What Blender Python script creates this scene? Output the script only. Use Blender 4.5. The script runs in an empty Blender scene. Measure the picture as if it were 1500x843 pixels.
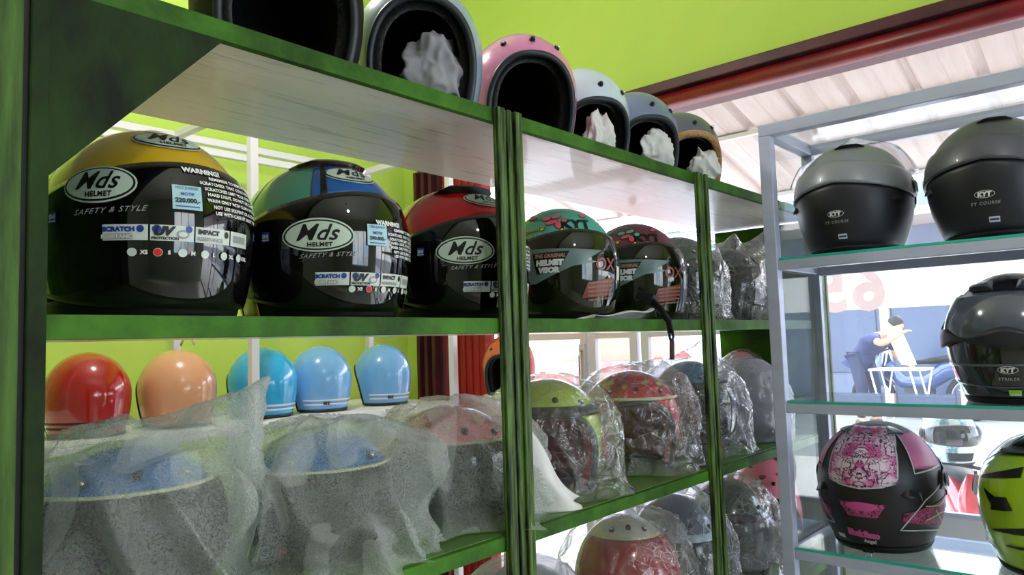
import bpy, bmesh, math, random
from mathutils import Vector, Matrix, Euler, noise
PI = math.pi
H = 1.2                                   # height of the camera above the shop floor
C = bpy.context.scene.collection
sc = bpy.context.scene
R = math.radians

# ------------------------------------------------------------------ camera, sky, sun, exposure
cam_d = bpy.data.cameras.new('camera'); cam = bpy.data.objects.new('camera', cam_d); C.objects.link(cam)
cam_d.sensor_width = 36; cam_d.lens = 36 * 1088 / 1500; cam_d.clip_start = .02; cam_d.clip_end = 200
ax = Vector((.6571, -.7531, -.0316)); up = Vector((-.0363, -.0736, .9966)); bk = Vector((-.7529, -.6538, -.0757))
M = Matrix(((ax.x, up.x, bk.x), (ax.y, up.y, bk.y), (ax.z, up.z, bk.z)))
cam.matrix_world = Matrix.Translation((0, 0, H)) @ M.to_4x4()
sc.camera = cam

SKY, SUN, LAMP, EXPO = 6.5, 7.0, 14.0, 0.35
w = bpy.data.worlds.new('sky'); sc.world = w; w.use_nodes = True
wn = w.node_tree.nodes; wl = w.node_tree.links
bg = wn['Background']; bg.inputs[1].default_value = SKY
tc = wn.new('ShaderNodeTexCoord'); nz = wn.new('ShaderNodeTexNoise'); nz.inputs['Scale'].default_value = 3.2; nz.inputs['Detail'].default_value = 6
cr = wn.new('ShaderNodeValToRGB'); cr.color_ramp.elements[0].position = .42; cr.color_ramp.elements[0].color = (.50, .68, .95, 1)
cr.color_ramp.elements[1].position = .60; cr.color_ramp.elements[1].color = (1, 1, 1, 1)
wl.new(tc.outputs['Generated'], nz.inputs['Vector']); wl.new(nz.outputs['Fac'], cr.inputs['Fac']); wl.new(cr.outputs['Color'], bg.inputs[0])
sd = bpy.data.lights.new('sun', 'SUN'); sd.energy = SUN; sd.angle = R(1.5); sd.color = (1, .97, .92)
so = bpy.data.objects.new('sun', sd); C.objects.link(so); so.rotation_euler = (R(28), R(38), R(20)); so.location = (8, -4, 9)
sc.view_settings.view_transform = 'Standard'; sc.view_settings.look = 'None'; sc.view_settings.gamma = 1
sc.view_settings.use_curve_mapping = False; sc.view_settings.exposure = EXPO
sc.cycles.max_bounces = 10; sc.cycles.transparent_max_bounces = 24; sc.cycles.diffuse_bounces = 5
sc.cycles.use_denoising = True; sc.cycles.sample_clamp_indirect = 8
sc.cycles.caustics_reflective = False; sc.cycles.caustics_refractive = False

def area_light(name, loc, rot, sx, sy, power, color=(1, 1, 1)):
    l = bpy.data.lights.new(name, 'AREA'); l.shape = 'RECTANGLE'; l.size = sx; l.size_y = sy; l.energy = power; l.color = color
    o = bpy.data.objects.new(name, l); C.objects.link(o); o.location = loc; o.rotation_euler = rot
    return o

BULB = 26
# ------------------------------------------------------------------ materials
MATS = {}
def hexc(r, g, b):
    f = lambda c: ((c / 255 + .055) / 1.055) ** 2.4 if c > 10 else c / 255 / 12.92
    return (f(r), f(g), f(b), 1)
def mat(name, col, rough=.5, metal=0, coat=0, spec=.5, noise_amt=0, noise_scale=20, stretch=(1, 1, 1), col2=None, bump=0, bump_scale=60, ramp=(.35, .7), alpha=1, sheen=0, emit=None):
    if name in MATS: return MATS[name]
    m = bpy.data.materials.new(name); m.use_nodes = True; nt = m.node_tree; n = nt.nodes; l = nt.links
    b = n['Principled BSDF']; b.inputs['Base Color'].default_value = col; b.inputs['Roughness'].default_value = rough
    b.inputs['Metallic'].default_value = metal; b.inputs['Coat Weight'].default_value = coat; b.inputs['Coat Roughness'].default_value = .04
    b.inputs['Specular IOR Level'].default_value = spec; b.inputs['Alpha'].default_value = alpha; b.inputs['Sheen Weight'].default_value = sheen
    if emit: b.inputs['Emission Color'].default_value = emit[0]; b.inputs['Emission Strength'].default_value = emit[1]
    if col2 is not None or bump:
        t = n.new('ShaderNodeTexCoord'); mp = n.new('ShaderNodeMapping'); mp.inputs['Scale'].default_value = stretch
        l.new(t.outputs['Object'], mp.inputs['Vector'])
    if col2 is not None:
        z = n.new('ShaderNodeTexNoise'); z.inputs['Scale'].default_value = noise_scale; z.inputs['Detail'].default_value = 7; z.inputs['Roughness'].default_value = .65
        l.new(mp.outputs['Vector'], z.inputs['Vector'])
        r = n.new('ShaderNodeValToRGB'); r.color_ramp.elements[0].position = ramp[0]; r.color_ramp.elements[1].position = ramp[1]
        r.color_ramp.elements[0].color = col2; r.color_ramp.elements[1].color = col
        l.new(z.outputs['Fac'], r.inputs['Fac']); l.new(r.outputs['Color'], b.inputs['Base Color'])
    if bump:
        z2 = n.new('ShaderNodeTexNoise'); z2.inputs['Scale'].default_value = bump_scale; z2.inputs['Detail'].default_value = 5
        l.new(mp.outputs['Vector'], z2.inputs['Vector'])
        bp = n.new('ShaderNodeBump'); bp.inputs['Strength'].default_value = bump; bp.inputs['Distance'].default_value = .01
        l.new(z2.outputs['Fac'], bp.inputs['Height']); l.new(bp.outputs['Normal'], b.inputs['Normal'])
    MATS[name] = m; return m

def thin(name, tint, trans, rough=.05, haze=0, haze_col=(1, 1, 1, 1), bump=0, bump_scale=30, fiber=0, gloss=1.0, stretch=(1, 1, 1), spec_lift=0.0, crinkle=0, layers=0, facets=0):
    """a thin see-through sheet: transparent + diffuse/translucent haze + fresnel gloss"""
    if name in MATS: return MATS[name]
    m = bpy.data.materials.new(name); m.use_nodes = True; nt = m.node_tree; n = nt.nodes; l = nt.links
    for x in list(n): n.remove(x)
    out = n.new('ShaderNodeOutputMaterial'); tr = n.new('ShaderNodeBsdfTransparent'); tr.inputs[0].default_value = tint
    df = n.new('ShaderNodeBsdfDiffuse'); df.inputs[0].default_value = haze_col
    tl = n.new('ShaderNodeBsdfTranslucent'); tl.inputs[0].default_value = haze_col
    hz = n.new('ShaderNodeMixShader'); hz.inputs[0].default_value = .5; l.new(df.outputs[0], hz.inputs[1]); l.new(tl.outputs[0], hz.inputs[2])
    mx = n.new('ShaderNodeMixShader'); l.new(tr.outputs[0], mx.inputs[1]); l.new(hz.outputs[0], mx.inputs[2]); mx.inputs[0].default_value = haze
    gl = n.new('ShaderNodeBsdfGlossy'); gl.inputs['Roughness'].default_value = rough
    fr = n.new('ShaderNodeFresnel'); ge = n.new('ShaderNodeNewGeometry'); io = n.new('ShaderNodeMapRange'); io.inputs[3].default_value = 1.5; io.inputs[4].default_value = 1 / 1.5
    l.new(ge.outputs['Backfacing'], io.inputs[0]); l.new(io.outputs[0], fr.inputs[0])      # a thin sheet mirrors alike from both sides
    mu = n.new('ShaderNodeMath'); mu.operation = 'MULTIPLY_ADD'; mu.inputs[1].default_value = gloss; mu.inputs[2].default_value = spec_lift; mu.use_clamp = True
    l.new(fr.outputs[0], mu.inputs[0])
    fm = n.new('ShaderNodeMixShader'); l.new(mu.outputs[0], fm.inputs[0]); l.new(mx.outputs[0], fm.inputs[1]); l.new(gl.outputs[0], fm.inputs[2])
    l.new(fm.outputs[0], out.inputs[0])
    if bump or fiber or crinkle:
        t = n.new('ShaderNodeTexCoord'); mp = n.new('ShaderNodeMapping'); mp.inputs['Scale'].default_value = stretch; l.new(t.outputs['Object'], mp.inputs['Vector'])
    if crinkle:
        wv = n.new('ShaderNodeTexNoise'); wv.inputs['Scale'].default_value = 9; wv.inputs['Detail'].default_value = 2; l.new(mp.outputs['Vector'], wv.inputs['Vector'])
        wm = n.new('ShaderNodeMix'); wm.data_type = 'RGBA'; wm.inputs[0].default_value = .08; l.new(mp.outputs['Vector'], wm.inputs[6]); l.new(wv.outputs['Color'], wm.inputs[7])
        v = n.new('ShaderNodeTexVoronoi'); v.feature = 'DISTANCE_TO_EDGE'; v.inputs['Scale'].default_value = 32; l.new(wm.outputs[2], v.inputs['Vector'])
        r = n.new('ShaderNodeMapRange'); r.inputs[1].default_value = .005; r.inputs[2].default_value = .035; r.inputs[3].default_value = crinkle; r.inputs[4].default_value = 0
        l.new(v.outputs['Distance'], r.inputs[0])
        r3 = n.new('ShaderNodeMapRange'); r3.inputs[1].default_value = .48; r3.inputs[2].default_value = .68; l.new(wv.outputs['Fac'], r3.inputs[0])
        m1 = n.new('ShaderNodeMath'); m1.operation = 'MULTIPLY'; l.new(r.outputs[0], m1.inputs[0]); l.new(r3.outputs[0], m1.inputs[1])
        m2 = n.new('ShaderNodeMath'); m2.operation = 'ADD'; m2.inputs[1].default_value = haze; l.new(m1.outputs[0], m2.inputs[0]); l.new(m2.outputs[0], mx.inputs[0])
    if fiber:
        v = n.new('ShaderNodeTexNoise'); v.inputs['Scale'].default_value = 95; v.inputs['Detail'].default_value = 4; v.inputs['Distortion'].default_value = 5
        l.new(mp.outputs['Vector'], v.inputs['Vector'])
        r = n.new('ShaderNodeMapRange'); r.inputs[1].default_value = .38; r.inputs[2].default_value = .64; r.inputs[3].default_value = haze - fiber; r.inputs[4].default_value = haze + fiber
        l.new(v.outputs['Fac'], r.inputs[0]); l.new(r.outputs[0], mx.inputs[0])
        if layers:      # folded-over, doubled cloth
            v2 = n.new('ShaderNodeTexNoise'); v2.inputs['Scale'].default_value = 7; v2.inputs['Detail'].default_value = 1.2; v2.inputs['Distortion'].default_value = .6
            m3 = n.new('ShaderNodeMapping'); m3.inputs['Scale'].default_value = (1.2, 1.2, .42); m3.inputs['Rotation'].default_value = (.5, .3, .2); l.new(t.outputs['Object'], m3.inputs['Vector']); l.new(m3.outputs['Vector'], v2.inputs['Vector'])
            r4 = n.new('ShaderNodeMapRange'); r4.inputs[1].default_value = .50; r4.inputs[2].default_value = .515; r4.inputs[4].default_value = layers; l.new(v2.outputs['Fac'], r4.inputs[0])
            r5 = n.new('ShaderNodeMapRange'); r5.inputs[1].default_value = .60; r5.inputs[2].default_value = .62; r5.inputs[4].default_value = layers * .7; l.new(v2.outputs['Fac'], r5.inputs[0])
            ad = n.new('ShaderNodeMath'); l.new(r4.outputs[0], ad.inputs[0]); l.new(r5.outputs[0], ad.inputs[1]); ae = n.new('ShaderNodeMath'); l.new(ad.outputs[0], ae.inputs[0]); l.new(r.outputs[0], ae.inputs[1]); l.new(ae.outputs[0], mx.inputs[0])
    if bump:
        v1 = n.new('ShaderNodeTexNoise'); v1.inputs['Scale'].default_value = bump_scale; v1.inputs['Detail'].default_value = 3; v1.inputs['Distortion'].default_value = 1.5
        l.new(mp.outputs['Vector'], v1.inputs['Vector'])
        s = n.new('ShaderNodeMath'); s.operation = 'SUBTRACT'; s.inputs[1].default_value = .5; l.new(v1.outputs['Fac'], s.inputs[0])
        a = n.new('ShaderNodeMath'); a.operation = 'ABSOLUTE'; l.new(s.outputs[0], a.inputs[0])
        bp = n.new('ShaderNodeBump'); bp.inputs['Strength'].default_value = bump; bp.inputs['Distance'].default_value = .02; bp.invert = True
        l.new(a.outputs[0], bp.inputs['Height'])
        if facets:
            vf = n.new('ShaderNodeTexVoronoi'); vf.inputs['Scale'].default_value = 30; vf.inputs['Randomness'].default_value = 1; wz = n.new('ShaderNodeMix'); wz.data_type = 'RGBA'; wz.inputs[0].default_value = .06
            l.new(mp.outputs['Vector'], wz.inputs[6]); l.new(v1.outputs['Color'], wz.inputs[7]); l.new(wz.outputs[2], vf.inputs['Vector']); l.new(vf.outputs['Distance'], bp.inputs['Height']); bp.inputs['Distance'].default_value = .012
        for q in (gl, df): l.new(bp.outputs['Normal'], q.inputs['Normal'])
    MATS[name] = m; return m

GREEN = mat('green_paint', hexc(66, 120, 24), .6, spec=.22, col2=hexc(32, 62, 12), ramp=(.36, .62), noise_scale=7, stretch=(1, 1, 1), bump=.15, bump_scale=40)
GREEN_POST = mat('green_post_paint', hexc(92, 124, 50), .5, spec=.3, col2=hexc(16, 26, 9), noise_scale=9, stretch=(14, 3, .9), ramp=(.40, .64), bump=.2, bump_scale=25)
GREEN_DARK = mat('green_dirty_paint', hexc(40, 66, 20), .65, spec=.18, col2=hexc(15, 24, 12), noise_scale=6, stretch=(1.6, 1, .8), ramp=(.4, .68), bump=.15, bump_scale=30)
SHELF_UNDER = mat('shelf_underside_paint', hexc(232, 226, 222), .28, col2=hexc(150, 142, 128), noise_scale=6, stretch=(1.2, 14, 1), ramp=(.22, .46), coat=.3, bump=.12, bump_scale=30)
SHELF_TOP = mat('shelf_top_paint', hexc(96, 138, 62), .4, col2=hexc(66, 96, 44), noise_scale=7)
LIME = mat('lime_wall_paint', hexc(196, 222, 94), .75, col2=hexc(188, 216, 92), noise_scale=2.2, bump=.06, bump_scale=60)
MAROON = mat('maroon_steel', hexc(140, 22, 34), .35, col2=hexc(104, 16, 26), noise_scale=6)
MAROON_D = mat('maroon_old_paint', hexc(92, 28, 40), .5, col2=hexc(60, 20, 28), noise_scale=9)
REDDOOR = mat('red_door_paint', hexc(170, 24, 30), .4, col2=hexc(140, 18, 24), noise_scale=7, stretch=(1, 1, .3))
ALU = mat('aluminium', hexc(204, 208, 236), .38, metal=.15, col2=hexc(184, 188, 212), noise_scale=3, stretch=(1, 1, 4))
ALUW = mat('white_aluminium', hexc(232, 228, 232), .4)
WHITE_BOARD = mat('white_board', hexc(236, 232, 230), .5)
TILE = mat('floor_tile', hexc(205, 200, 190), .22, col2=hexc(190, 184, 172), noise_scale=3)
CEIL = mat('ceiling_board', hexc(215, 215, 205), .8, col2=hexc(205, 205, 196), noise_scale=2)
WALLW = mat('pale_wall_paint', hexc(170, 175, 160), .8, col2=hexc(160, 168, 150), noise_scale=2)
BLACK = mat('black_plastic', hexc(16, 16, 18), .35, spec=.4)
BLACKM = mat('matt_black_plastic', hexc(14, 14, 16), .6, spec=.3)
RUBBER = mat('black_rubber_trim', hexc(30, 34, 42), .42)
LINING = mat('black_lining_cloth', hexc(14, 13, 16), .95, spec=.1, sheen=.2, bump=.3, bump_scale=150)
REDLIN = mat('red_lining_cloth', hexc(165, 24, 34), .85, bump=.3, bump_scale=120)
TAN = mat('tan_braided_trim', hexc(205, 160, 110), .7, bump=.5, bump_scale=200, col2=hexc(170, 126, 80), noise_scale=120)
CHROME = mat('chrome', hexc(210, 210, 215), .15, metal=1)
TISSUE = mat('white_tissue', hexc(225, 222, 222), .8, bump=.25, bump_scale=25)
VISOR = mat('dark_smoked_visor', hexc(9, 8, 10), .04, coat=.4, spec=.55)
VISOR_O = mat('olive_smoked_visor', hexc(22, 26, 10), .05, coat=.4, spec=.5)
CLEARV = thin('clear_visor', (.97, .97, .98, 1), 1, rough=.03, haze=.04, gloss=1.6)
GLASS = thin('clear_glass', (.97, .99, .985, 1), 1, rough=.01, haze=.06, haze_col=(.9, .95, 1, 1), gloss=.9)
GLASS_SH = thin('shelf_glass', (.93, .985, .97, 1), 1, rough=.02, haze=.10, haze_col=(.85, 1, .97, 1), gloss=1.3)
GLEDGE = mat('glass_cut_edge', hexc(48, 190, 168), .15, coat=.5)
DUSTG = thin('dusty_glass', (.98, .98, 1, 1), 1, rough=.05, haze=.2, haze_col=(.93, .95, 1, 1), gloss=.7)
CLEARBAG = thin('clear_plastic_film', (.98, .98, .99, 1), 1, rough=.16, haze=.10, haze_col=(.95, .95, 1, 1), bump=.75, bump_scale=20, gloss=1.7, spec_lift=.02, crinkle=.48, facets=1)
GREYBAG = thin('milky_plastic_film', (.9, .9, .93, 1), 1, rough=.2, haze=.42, haze_col=(.78, .79, .84, 1), bump=.5, bump_scale=22, gloss=1.0, crinkle=.25, facets=1)
CLOTHBAG = thin('frosted_nonwoven_cloth', (.93, .95, .94, 1), 1, rough=.5, haze=.30, haze_col=(.88, .92, .90, 1), bump=.15, bump_scale=30, fiber=.10, gloss=.15, layers=.20)
CONCRETE = mat('pale_concrete', hexc(196, 192, 190), .8, col2=hexc(188, 184, 178), noise_scale=2)
ASPHALT = mat('grey_asphalt', hexc(150, 150, 150), .9, col2=hexc(128, 128, 130), noise_scale=3)
ROOFSH = mat('cream_roof_sheet', hexc(200, 186, 182), .6, col2=hexc(180, 164, 158), noise_scale=4, stretch=(.5, 3, 1))
STICKW = mat('white_sticker', hexc(206, 214, 206), .35)
STICKP = mat('pale_mint_logo_fill', hexc(196, 212, 196), .35)
STICKB = mat('pale_blue_sticker', hexc(165, 205, 215), .4)
INK = mat('black_ink', hexc(12, 12, 14), .4)
INKB = mat('blue_ink', hexc(28, 60, 150), .4)
INKG = mat('grey_ink', hexc(150, 150, 150), .4)
INKW = mat('white_ink', hexc(225, 225, 225), .4)
DOTR = mat('red_dot_ink', hexc(215, 30, 20), .4)
GREYTRI = mat('grey_film_sticker', hexc(104, 124, 124), .3)
REDTRI = mat('rust_film_sticker', hexc(120, 44, 34), .3)
def paint(name, r, g, b, rough=.22, coat=.8, metal=0): return mat(name, hexc(r, g, b), rough, metal=metal, coat=coat)

# ------------------------------------------------------------------ mesh builder
class MB:
    def __init__(s): s.v = []; s.f = []; s.m = []; s.sm = []; s.mats = []
    def mi(s, m):
        if m not in s.mats: s.mats.append(m)
        return s.mats.index(m)
    def add(s, vs, fs, m, smooth=True):
        b = len(s.v); s.v += [tuple(p) for p in vs]; k = s.mi(m)
        for f in fs: s.f.append(tuple(b + i for i in f)); s.m.append(k); s.sm.append(smooth)
        return s
    def box(s, x0, y0, z0, x1, y1, z1, m):
        vs = [(x, y, z) for z in (z0, z1) for y in (y0, y1) for x in (x0, x1)]
        return s.add(vs, [(0, 2, 3, 1), (4, 5, 7, 6), (0, 1, 5, 4), (2, 6, 7, 3), (0, 4, 6, 2), (1, 3, 7, 5)], m, False)
    def obox(s, c, sx, sy, sz, m, rot=None):
        rot = rot or Matrix.Identity(3); c = Vector(c)
        vs = [c + rot @ Vector((x * sx / 2, y * sy / 2, z * sz / 2)) for z in (-1, 1) for y in (-1, 1) for x in (-1, 1)]
        return s.add(vs, [(0, 2, 3, 1), (4, 5, 7, 6), (0, 1, 5, 4), (2, 6, 7, 3), (0, 4, 6, 2), (1, 3, 7, 5)], m, False)
    def tube(s, pts, r, m, seg=8, closed=False, caps=True, r2=None):
        pts = [Vector(p) for p in pts]; n = len(pts); vs = []
        t0 = (pts[1] - pts[0]).normalized(); a = Vector((0, 0, 1)) if abs(t0.z) < .9 else Vector((1, 0, 0)); nrm = t0.cross(a).normalized()
        for i, p in enumerate(pts):
            if closed: t = (pts[(i + 1) % n] - pts[i - 1]).normalized()
            else: t = (pts[min(i + 1, n - 1)] - pts[max(i - 1, 0)]).normalized()
            nrm = (nrm - t * nrm.dot(t)).normalized(); bn = t.cross(nrm)
            rr = (r[i] if isinstance(r, (list, tuple)) else r); rb = rr * (r2 or 1)
            for k in range(seg):
                q = 2 * PI * k / seg; vs.append(p + nrm * math.cos(q) * rr + bn * math.sin(q) * rb)
        fs = []
        for i in range(n if closed else n - 1):
            for k in range(seg):
                a_, b_ = i * seg + k, i * seg + (k + 1) % seg; j = ((i + 1) % n) * seg
                fs.append((a_, b_, j + (k + 1) % seg, j + k))
        if not closed and caps: fs.append(tuple(range(seg))[::-1]); fs.append(tuple((n - 1) * seg + k for k in range(seg)))
        return s.add(vs, fs, m)
    def lathe(s, prof, m, seg=32, c=(0, 0, 0), axis='z'):
        vs = []
        for r, z in prof:
            for k in range(seg):
                q = 2 * PI * k / seg; p = (r * math.cos(q), r * math.sin(q), z)
                if axis == 'x': p = (p[2], p[0], p[1])
                if axis == 'y': p = (p[0], p[2], p[1])
                vs.append((p[0] + c[0], p[1] + c[1], p[2] + c[2]))
        fs = [(i * seg + k, i * seg + (k + 1) % seg, (i + 1) * seg + (k + 1) % seg, (i + 1) * seg + k) for i in range(len(prof) - 1) for k in range(seg)]
        return s.add(vs, fs, m)
    def grid(s, fn, nu, nv, m, wrap=False, smooth=True):
        vs = [fn(i / nu, j / nv) for i in range(nu + (0 if wrap else 1)) for j in range(nv + 1)]
        N = nu if wrap else nu + 1; fs = []
        for i in range(nu):
            for j in range(nv):
                a, b = i * (nv + 1) + j, ((i + 1) % N) * (nv + 1) + j
                fs.append((a, b, b + 1, a + 1))
        return s.add(vs, fs, m, smooth)
    def shell(s, fo, fi, nu, nv, m, wrap=False):
        """outer + inner surface joined at the rims, for a sheet with thickness"""
        N = nu if wrap else nu + 1; W = nv + 1
        vs = [fo(i / nu, j / nv) for i in range(N) for j in range(W)] + [fi(i / nu, j / nv) for i in range(N) for j in range(W)]
        o = N * W; fs = []
        for i in range(nu):
            for j in range(nv):
                a, b = i * W + j, ((i + 1) % N) * W + j
                fs.append((a, b, b + 1, a + 1)); fs.append((o + a, o + a + 1, o + b + 1, o + b))
            a, b = i * W, ((i + 1) % N) * W
            fs.append((a, o + a, o + b, b)); fs.append((a + nv, b + nv, o + b + nv, o + a + nv))
        if not wrap:
            for j in range(nv):
                fs.append((j, j + 1, o + j + 1, o + j)); a = nu * W + j; fs.append((a, o + a, o + a + 1, a + 1))
        return s.add(vs, fs, m)
    def build(s, name, parent=None, bevel=0, autosmooth=None):
        me = bpy.data.meshes.new(name); me.from_pydata(s.v, [], s.f); me.polygons.foreach_set('material_index', s.m); me.polygons.foreach_set('use_smooth', s.sm)
        for q in s.mats: me.materials.append(q)
        me.validate(); me.update(); o = bpy.data.objects.new(name, me); C.objects.link(o)
        if parent is not None: o.parent = parent
        if bevel:
            b = o.modifiers.new('bevel', 'BEVEL'); b.width = bevel; b.segments = 2; b.limit_method = 'ANGLE'
        return o
def thing(name, label, cat, loc=(0, 0, 0), rz=0, group=None, rot=None):
    o = bpy.data.objects.new(name, None); C.objects.link(o); o.empty_display_size = .05; o.location = loc; o.rotation_euler = rot or (0, 0, rz); o['label'] = label; o['category'] = cat
    if group: o['group'] = group
    return o
def tag(o, label, cat, group=None):
    o['label'] = label; o['category'] = cat
    if group: o['group'] = group
    return o
def struct(o): o['kind'] = 'structure'; return o
def copy_tree(o, parent=None):
    c = o.copy(); C.objects.link(c)
    if parent: c.parent = parent
    for ch in [q for q in bpy.data.objects if q.parent == o]: copy_tree(ch, c)
    return c

# ------------------------------------------------------------------ flat lettering (2-D meshes that can be wrapped on a surface)
GC = {}
def glyphs(txt, size, shear=0, bold=0, spacing=1, sub=True):
    k = (txt, size, shear, bold, spacing)
    if k in GC: return GC[k]
    cu = bpy.data.curves.new('lettering', 'FONT'); cu.body = txt; cu.size = size; cu.shear = shear; cu.offset = bold; cu.space_character = spacing
    cu.align_x = 'CENTER'; cu.resolution_u = 3
    ob = bpy.data.objects.new('lettering', cu); me = bpy.data.meshes.new_from_object(ob)
    bm = bmesh.new(); bm.from_mesh(me)
    if sub:
        for _ in range(2):
            es = [e for e in bm.edges if e.calc_length() > .012]
            if es: bmesh.ops.subdivide_edges(bm, edges=es, cuts=1); bmesh.ops.triangulate(bm, faces=bm.faces)
    vs = [tuple(v.co) for v in bm.verts]; bm.verts.index_update(); fs = [tuple(v.index for v in f.verts) for f in bm.faces]; bm.free()
    bpy.data.objects.remove(ob); bpy.data.curves.remove(cu); bpy.data.meshes.remove(me)
    if vs:
        y0 = min(v[1] for v in vs); y1 = max(v[1] for v in vs); x0 = min(v[0] for v in vs); x1 = max(v[0] for v in vs)
        vs = [(v[0] - (x0 + x1) / 2, v[1] - (y0 + y1) / 2) for v in vs]
    GC[k] = (vs, fs); return GC[k]
def ell2(a, b, n=32, rings=5):
    vs = [(0, 0)]; fs = []
    for r in range(1, rings + 1):
        for i in range(n): vs.append((a * r / rings * math.cos(2 * PI * i / n), b * r / rings * math.sin(2 * PI * i / n)))
    for i in range(n):
        fs.append((0, 1 + i, 1 + (i + 1) % n))
        for r in range(rings - 1):
            p, q = 1 + r * n, 1 + (r + 1) * n; fs.append((p + i, q + i, q + (i + 1) % n, p + (i + 1) % n))
    return vs, fs
def quad2(pts, nu=8, nv=4):
    """pts: bottom-left, bottom-right, top-right, top-left"""
    (ax_, ay), (bx, by), (cx, cy), (dx, dy) = pts; vs = []; fs = []
    for i in range(nu + 1):
        for j in range(nv + 1):
            u, v = i / nu, j / nv
            vs.append(((1 - v) * ((1 - u) * ax_ + u * bx) + v * ((1 - u) * dx + u * cx), (1 - v) * ((1 - u) * ay + u * by) + v * ((1 - u) * dy + u * cy)))
    for i in range(nu):
        for j in range(nv):
            a = i * (nv + 1) + j; fs.append((a, a + nv + 1, a + nv + 2, a + 1))
    return vs, fs
def rect2(w_, h_, nu=8, nv=4): return quad2([(-w_ / 2, -h_ / 2), (w_ / 2, -h_ / 2), (w_ / 2, h_ / 2), (-w_ / 2, h_ / 2)], nu, nv)

# ------------------------------------------------------------------ helmet surface: az 0 = front (-Y), phi 90 = crown, -60 = neck edge
class Surf:
    def __init__(s, rx=.12, ry=.142, ht=.128, zb=.118, taper=.14, n=2.0, tilt=0):
        s.rx, s.ry, s.ht, s.zb, s.taper, s.n = rx, ry, ht, zb, taper, n
    def raw(s, az, phi):
        a = R(az)
        if phi >= 0:
            q = R(phi); r = abs(math.cos(q)) ** (2 / s.n); z = s.zb + s.ht * math.sin(q) ** (2 / s.n) if s.n != 2 else s.zb + s.ht * math.sin(q)
        else:
            t = phi / -60; r = 1 - s.taper * t * t; z = s.zb * (1 - t)
        return Vector((s.rx * r * math.sin(a), -s.ry * r * math.cos(a), z))
    def p(s, az, phi, off=0):
        P = s.raw(az, phi)
        if off:
            e = .6
            if phi > 88.5: nrm = Vector((0, 0, 1))
            else:
                du = s.raw(az + e, phi) - s.raw(az - e, phi); dv = s.raw(az, min(phi + e, 90)) - s.raw(az, phi - e); nrm = du.cross(dv).normalized()
            P = P + nrm * off
        return P
    def patch(s, mb, az0, az1, lo, hi, off, th, m, nu=40, nv=14):
        flo = lo if callable(lo) else (lambda a: lo); fhi = hi if callable(hi) else (lambda a: hi)
        fo = lambda u, v: s.p(az0 + (az1 - az0) * u, flo(az0 + (az1 - az0) * u) * (1 - v) + fhi(az0 + (az1 - az0) * u) * v, off)
        fi = lambda u, v: s.p(az0 + (az1 - az0) * u, flo(az0 + (az1 - az0) * u) * (1 - v) + fhi(az0 + (az1 - az0) * u) * v, off - th)
        return mb.shell(fo, fi, nu, nv, m, wrap=abs(az1 - az0) >= 359.9)
    def wrap(s, mb, vf, az0, phi0, off, m, rot=0, du=0, dv=0, sc_=1):
        vs, fs = vf; c, si = math.cos(R(rot)), math.sin(R(rot)); out = []
        kx = s.rx * abs(math.sin(R(az0))) ** 2 + s.ry * abs(math.cos(R(az0))) ** 2
        kx = (s.rx if abs(math.cos(R(az0))) > .7 else s.ry) if phi0 > -99 else kx
        k = kx * (math.cos(R(phi0)) if phi0 > 0 else 1)
        for (u, v) in vs:
            u, v = u * sc_ + du, v * sc_ + dv; u, v = u * c - v * si, u * si + v * c
            ph = phi0 + math.degrees(v / (s.ht if phi0 >= 0 else s.zb * .955)); out.append(s.p(az0 + math.degrees(u / k), min(ph, 89.9), off))
        return mb.add(out, fs, m, True)
def logo_mds(S, mb, az, phi, off, scale=1.0, rot=0):
    S.wrap(mb, ell2(.044 * scale, .0215 * scale), az, phi, off, STICKP, rot)
    S.wrap(mb, ell2(.042 * scale, .0195 * scale), az, phi, off + .0005, INK, rot)
    S.wrap(mb, ell2(.0395 * scale, .0175 * scale), az, phi, off + .0010, STICKP, rot)
    S.wrap(mb, glyphs('Mds', .0285 * scale, .42, .0004 * scale, 1.06), az, phi, off + .0016, INK, rot, dv=.0038 * scale)
    S.wrap(mb, glyphs('HELMET', .0078 * scale, 0, .0003 * scale, 1.1), az, phi, off + .0016, INK, rot, du=.002, dv=-.0118 * scale)

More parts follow.
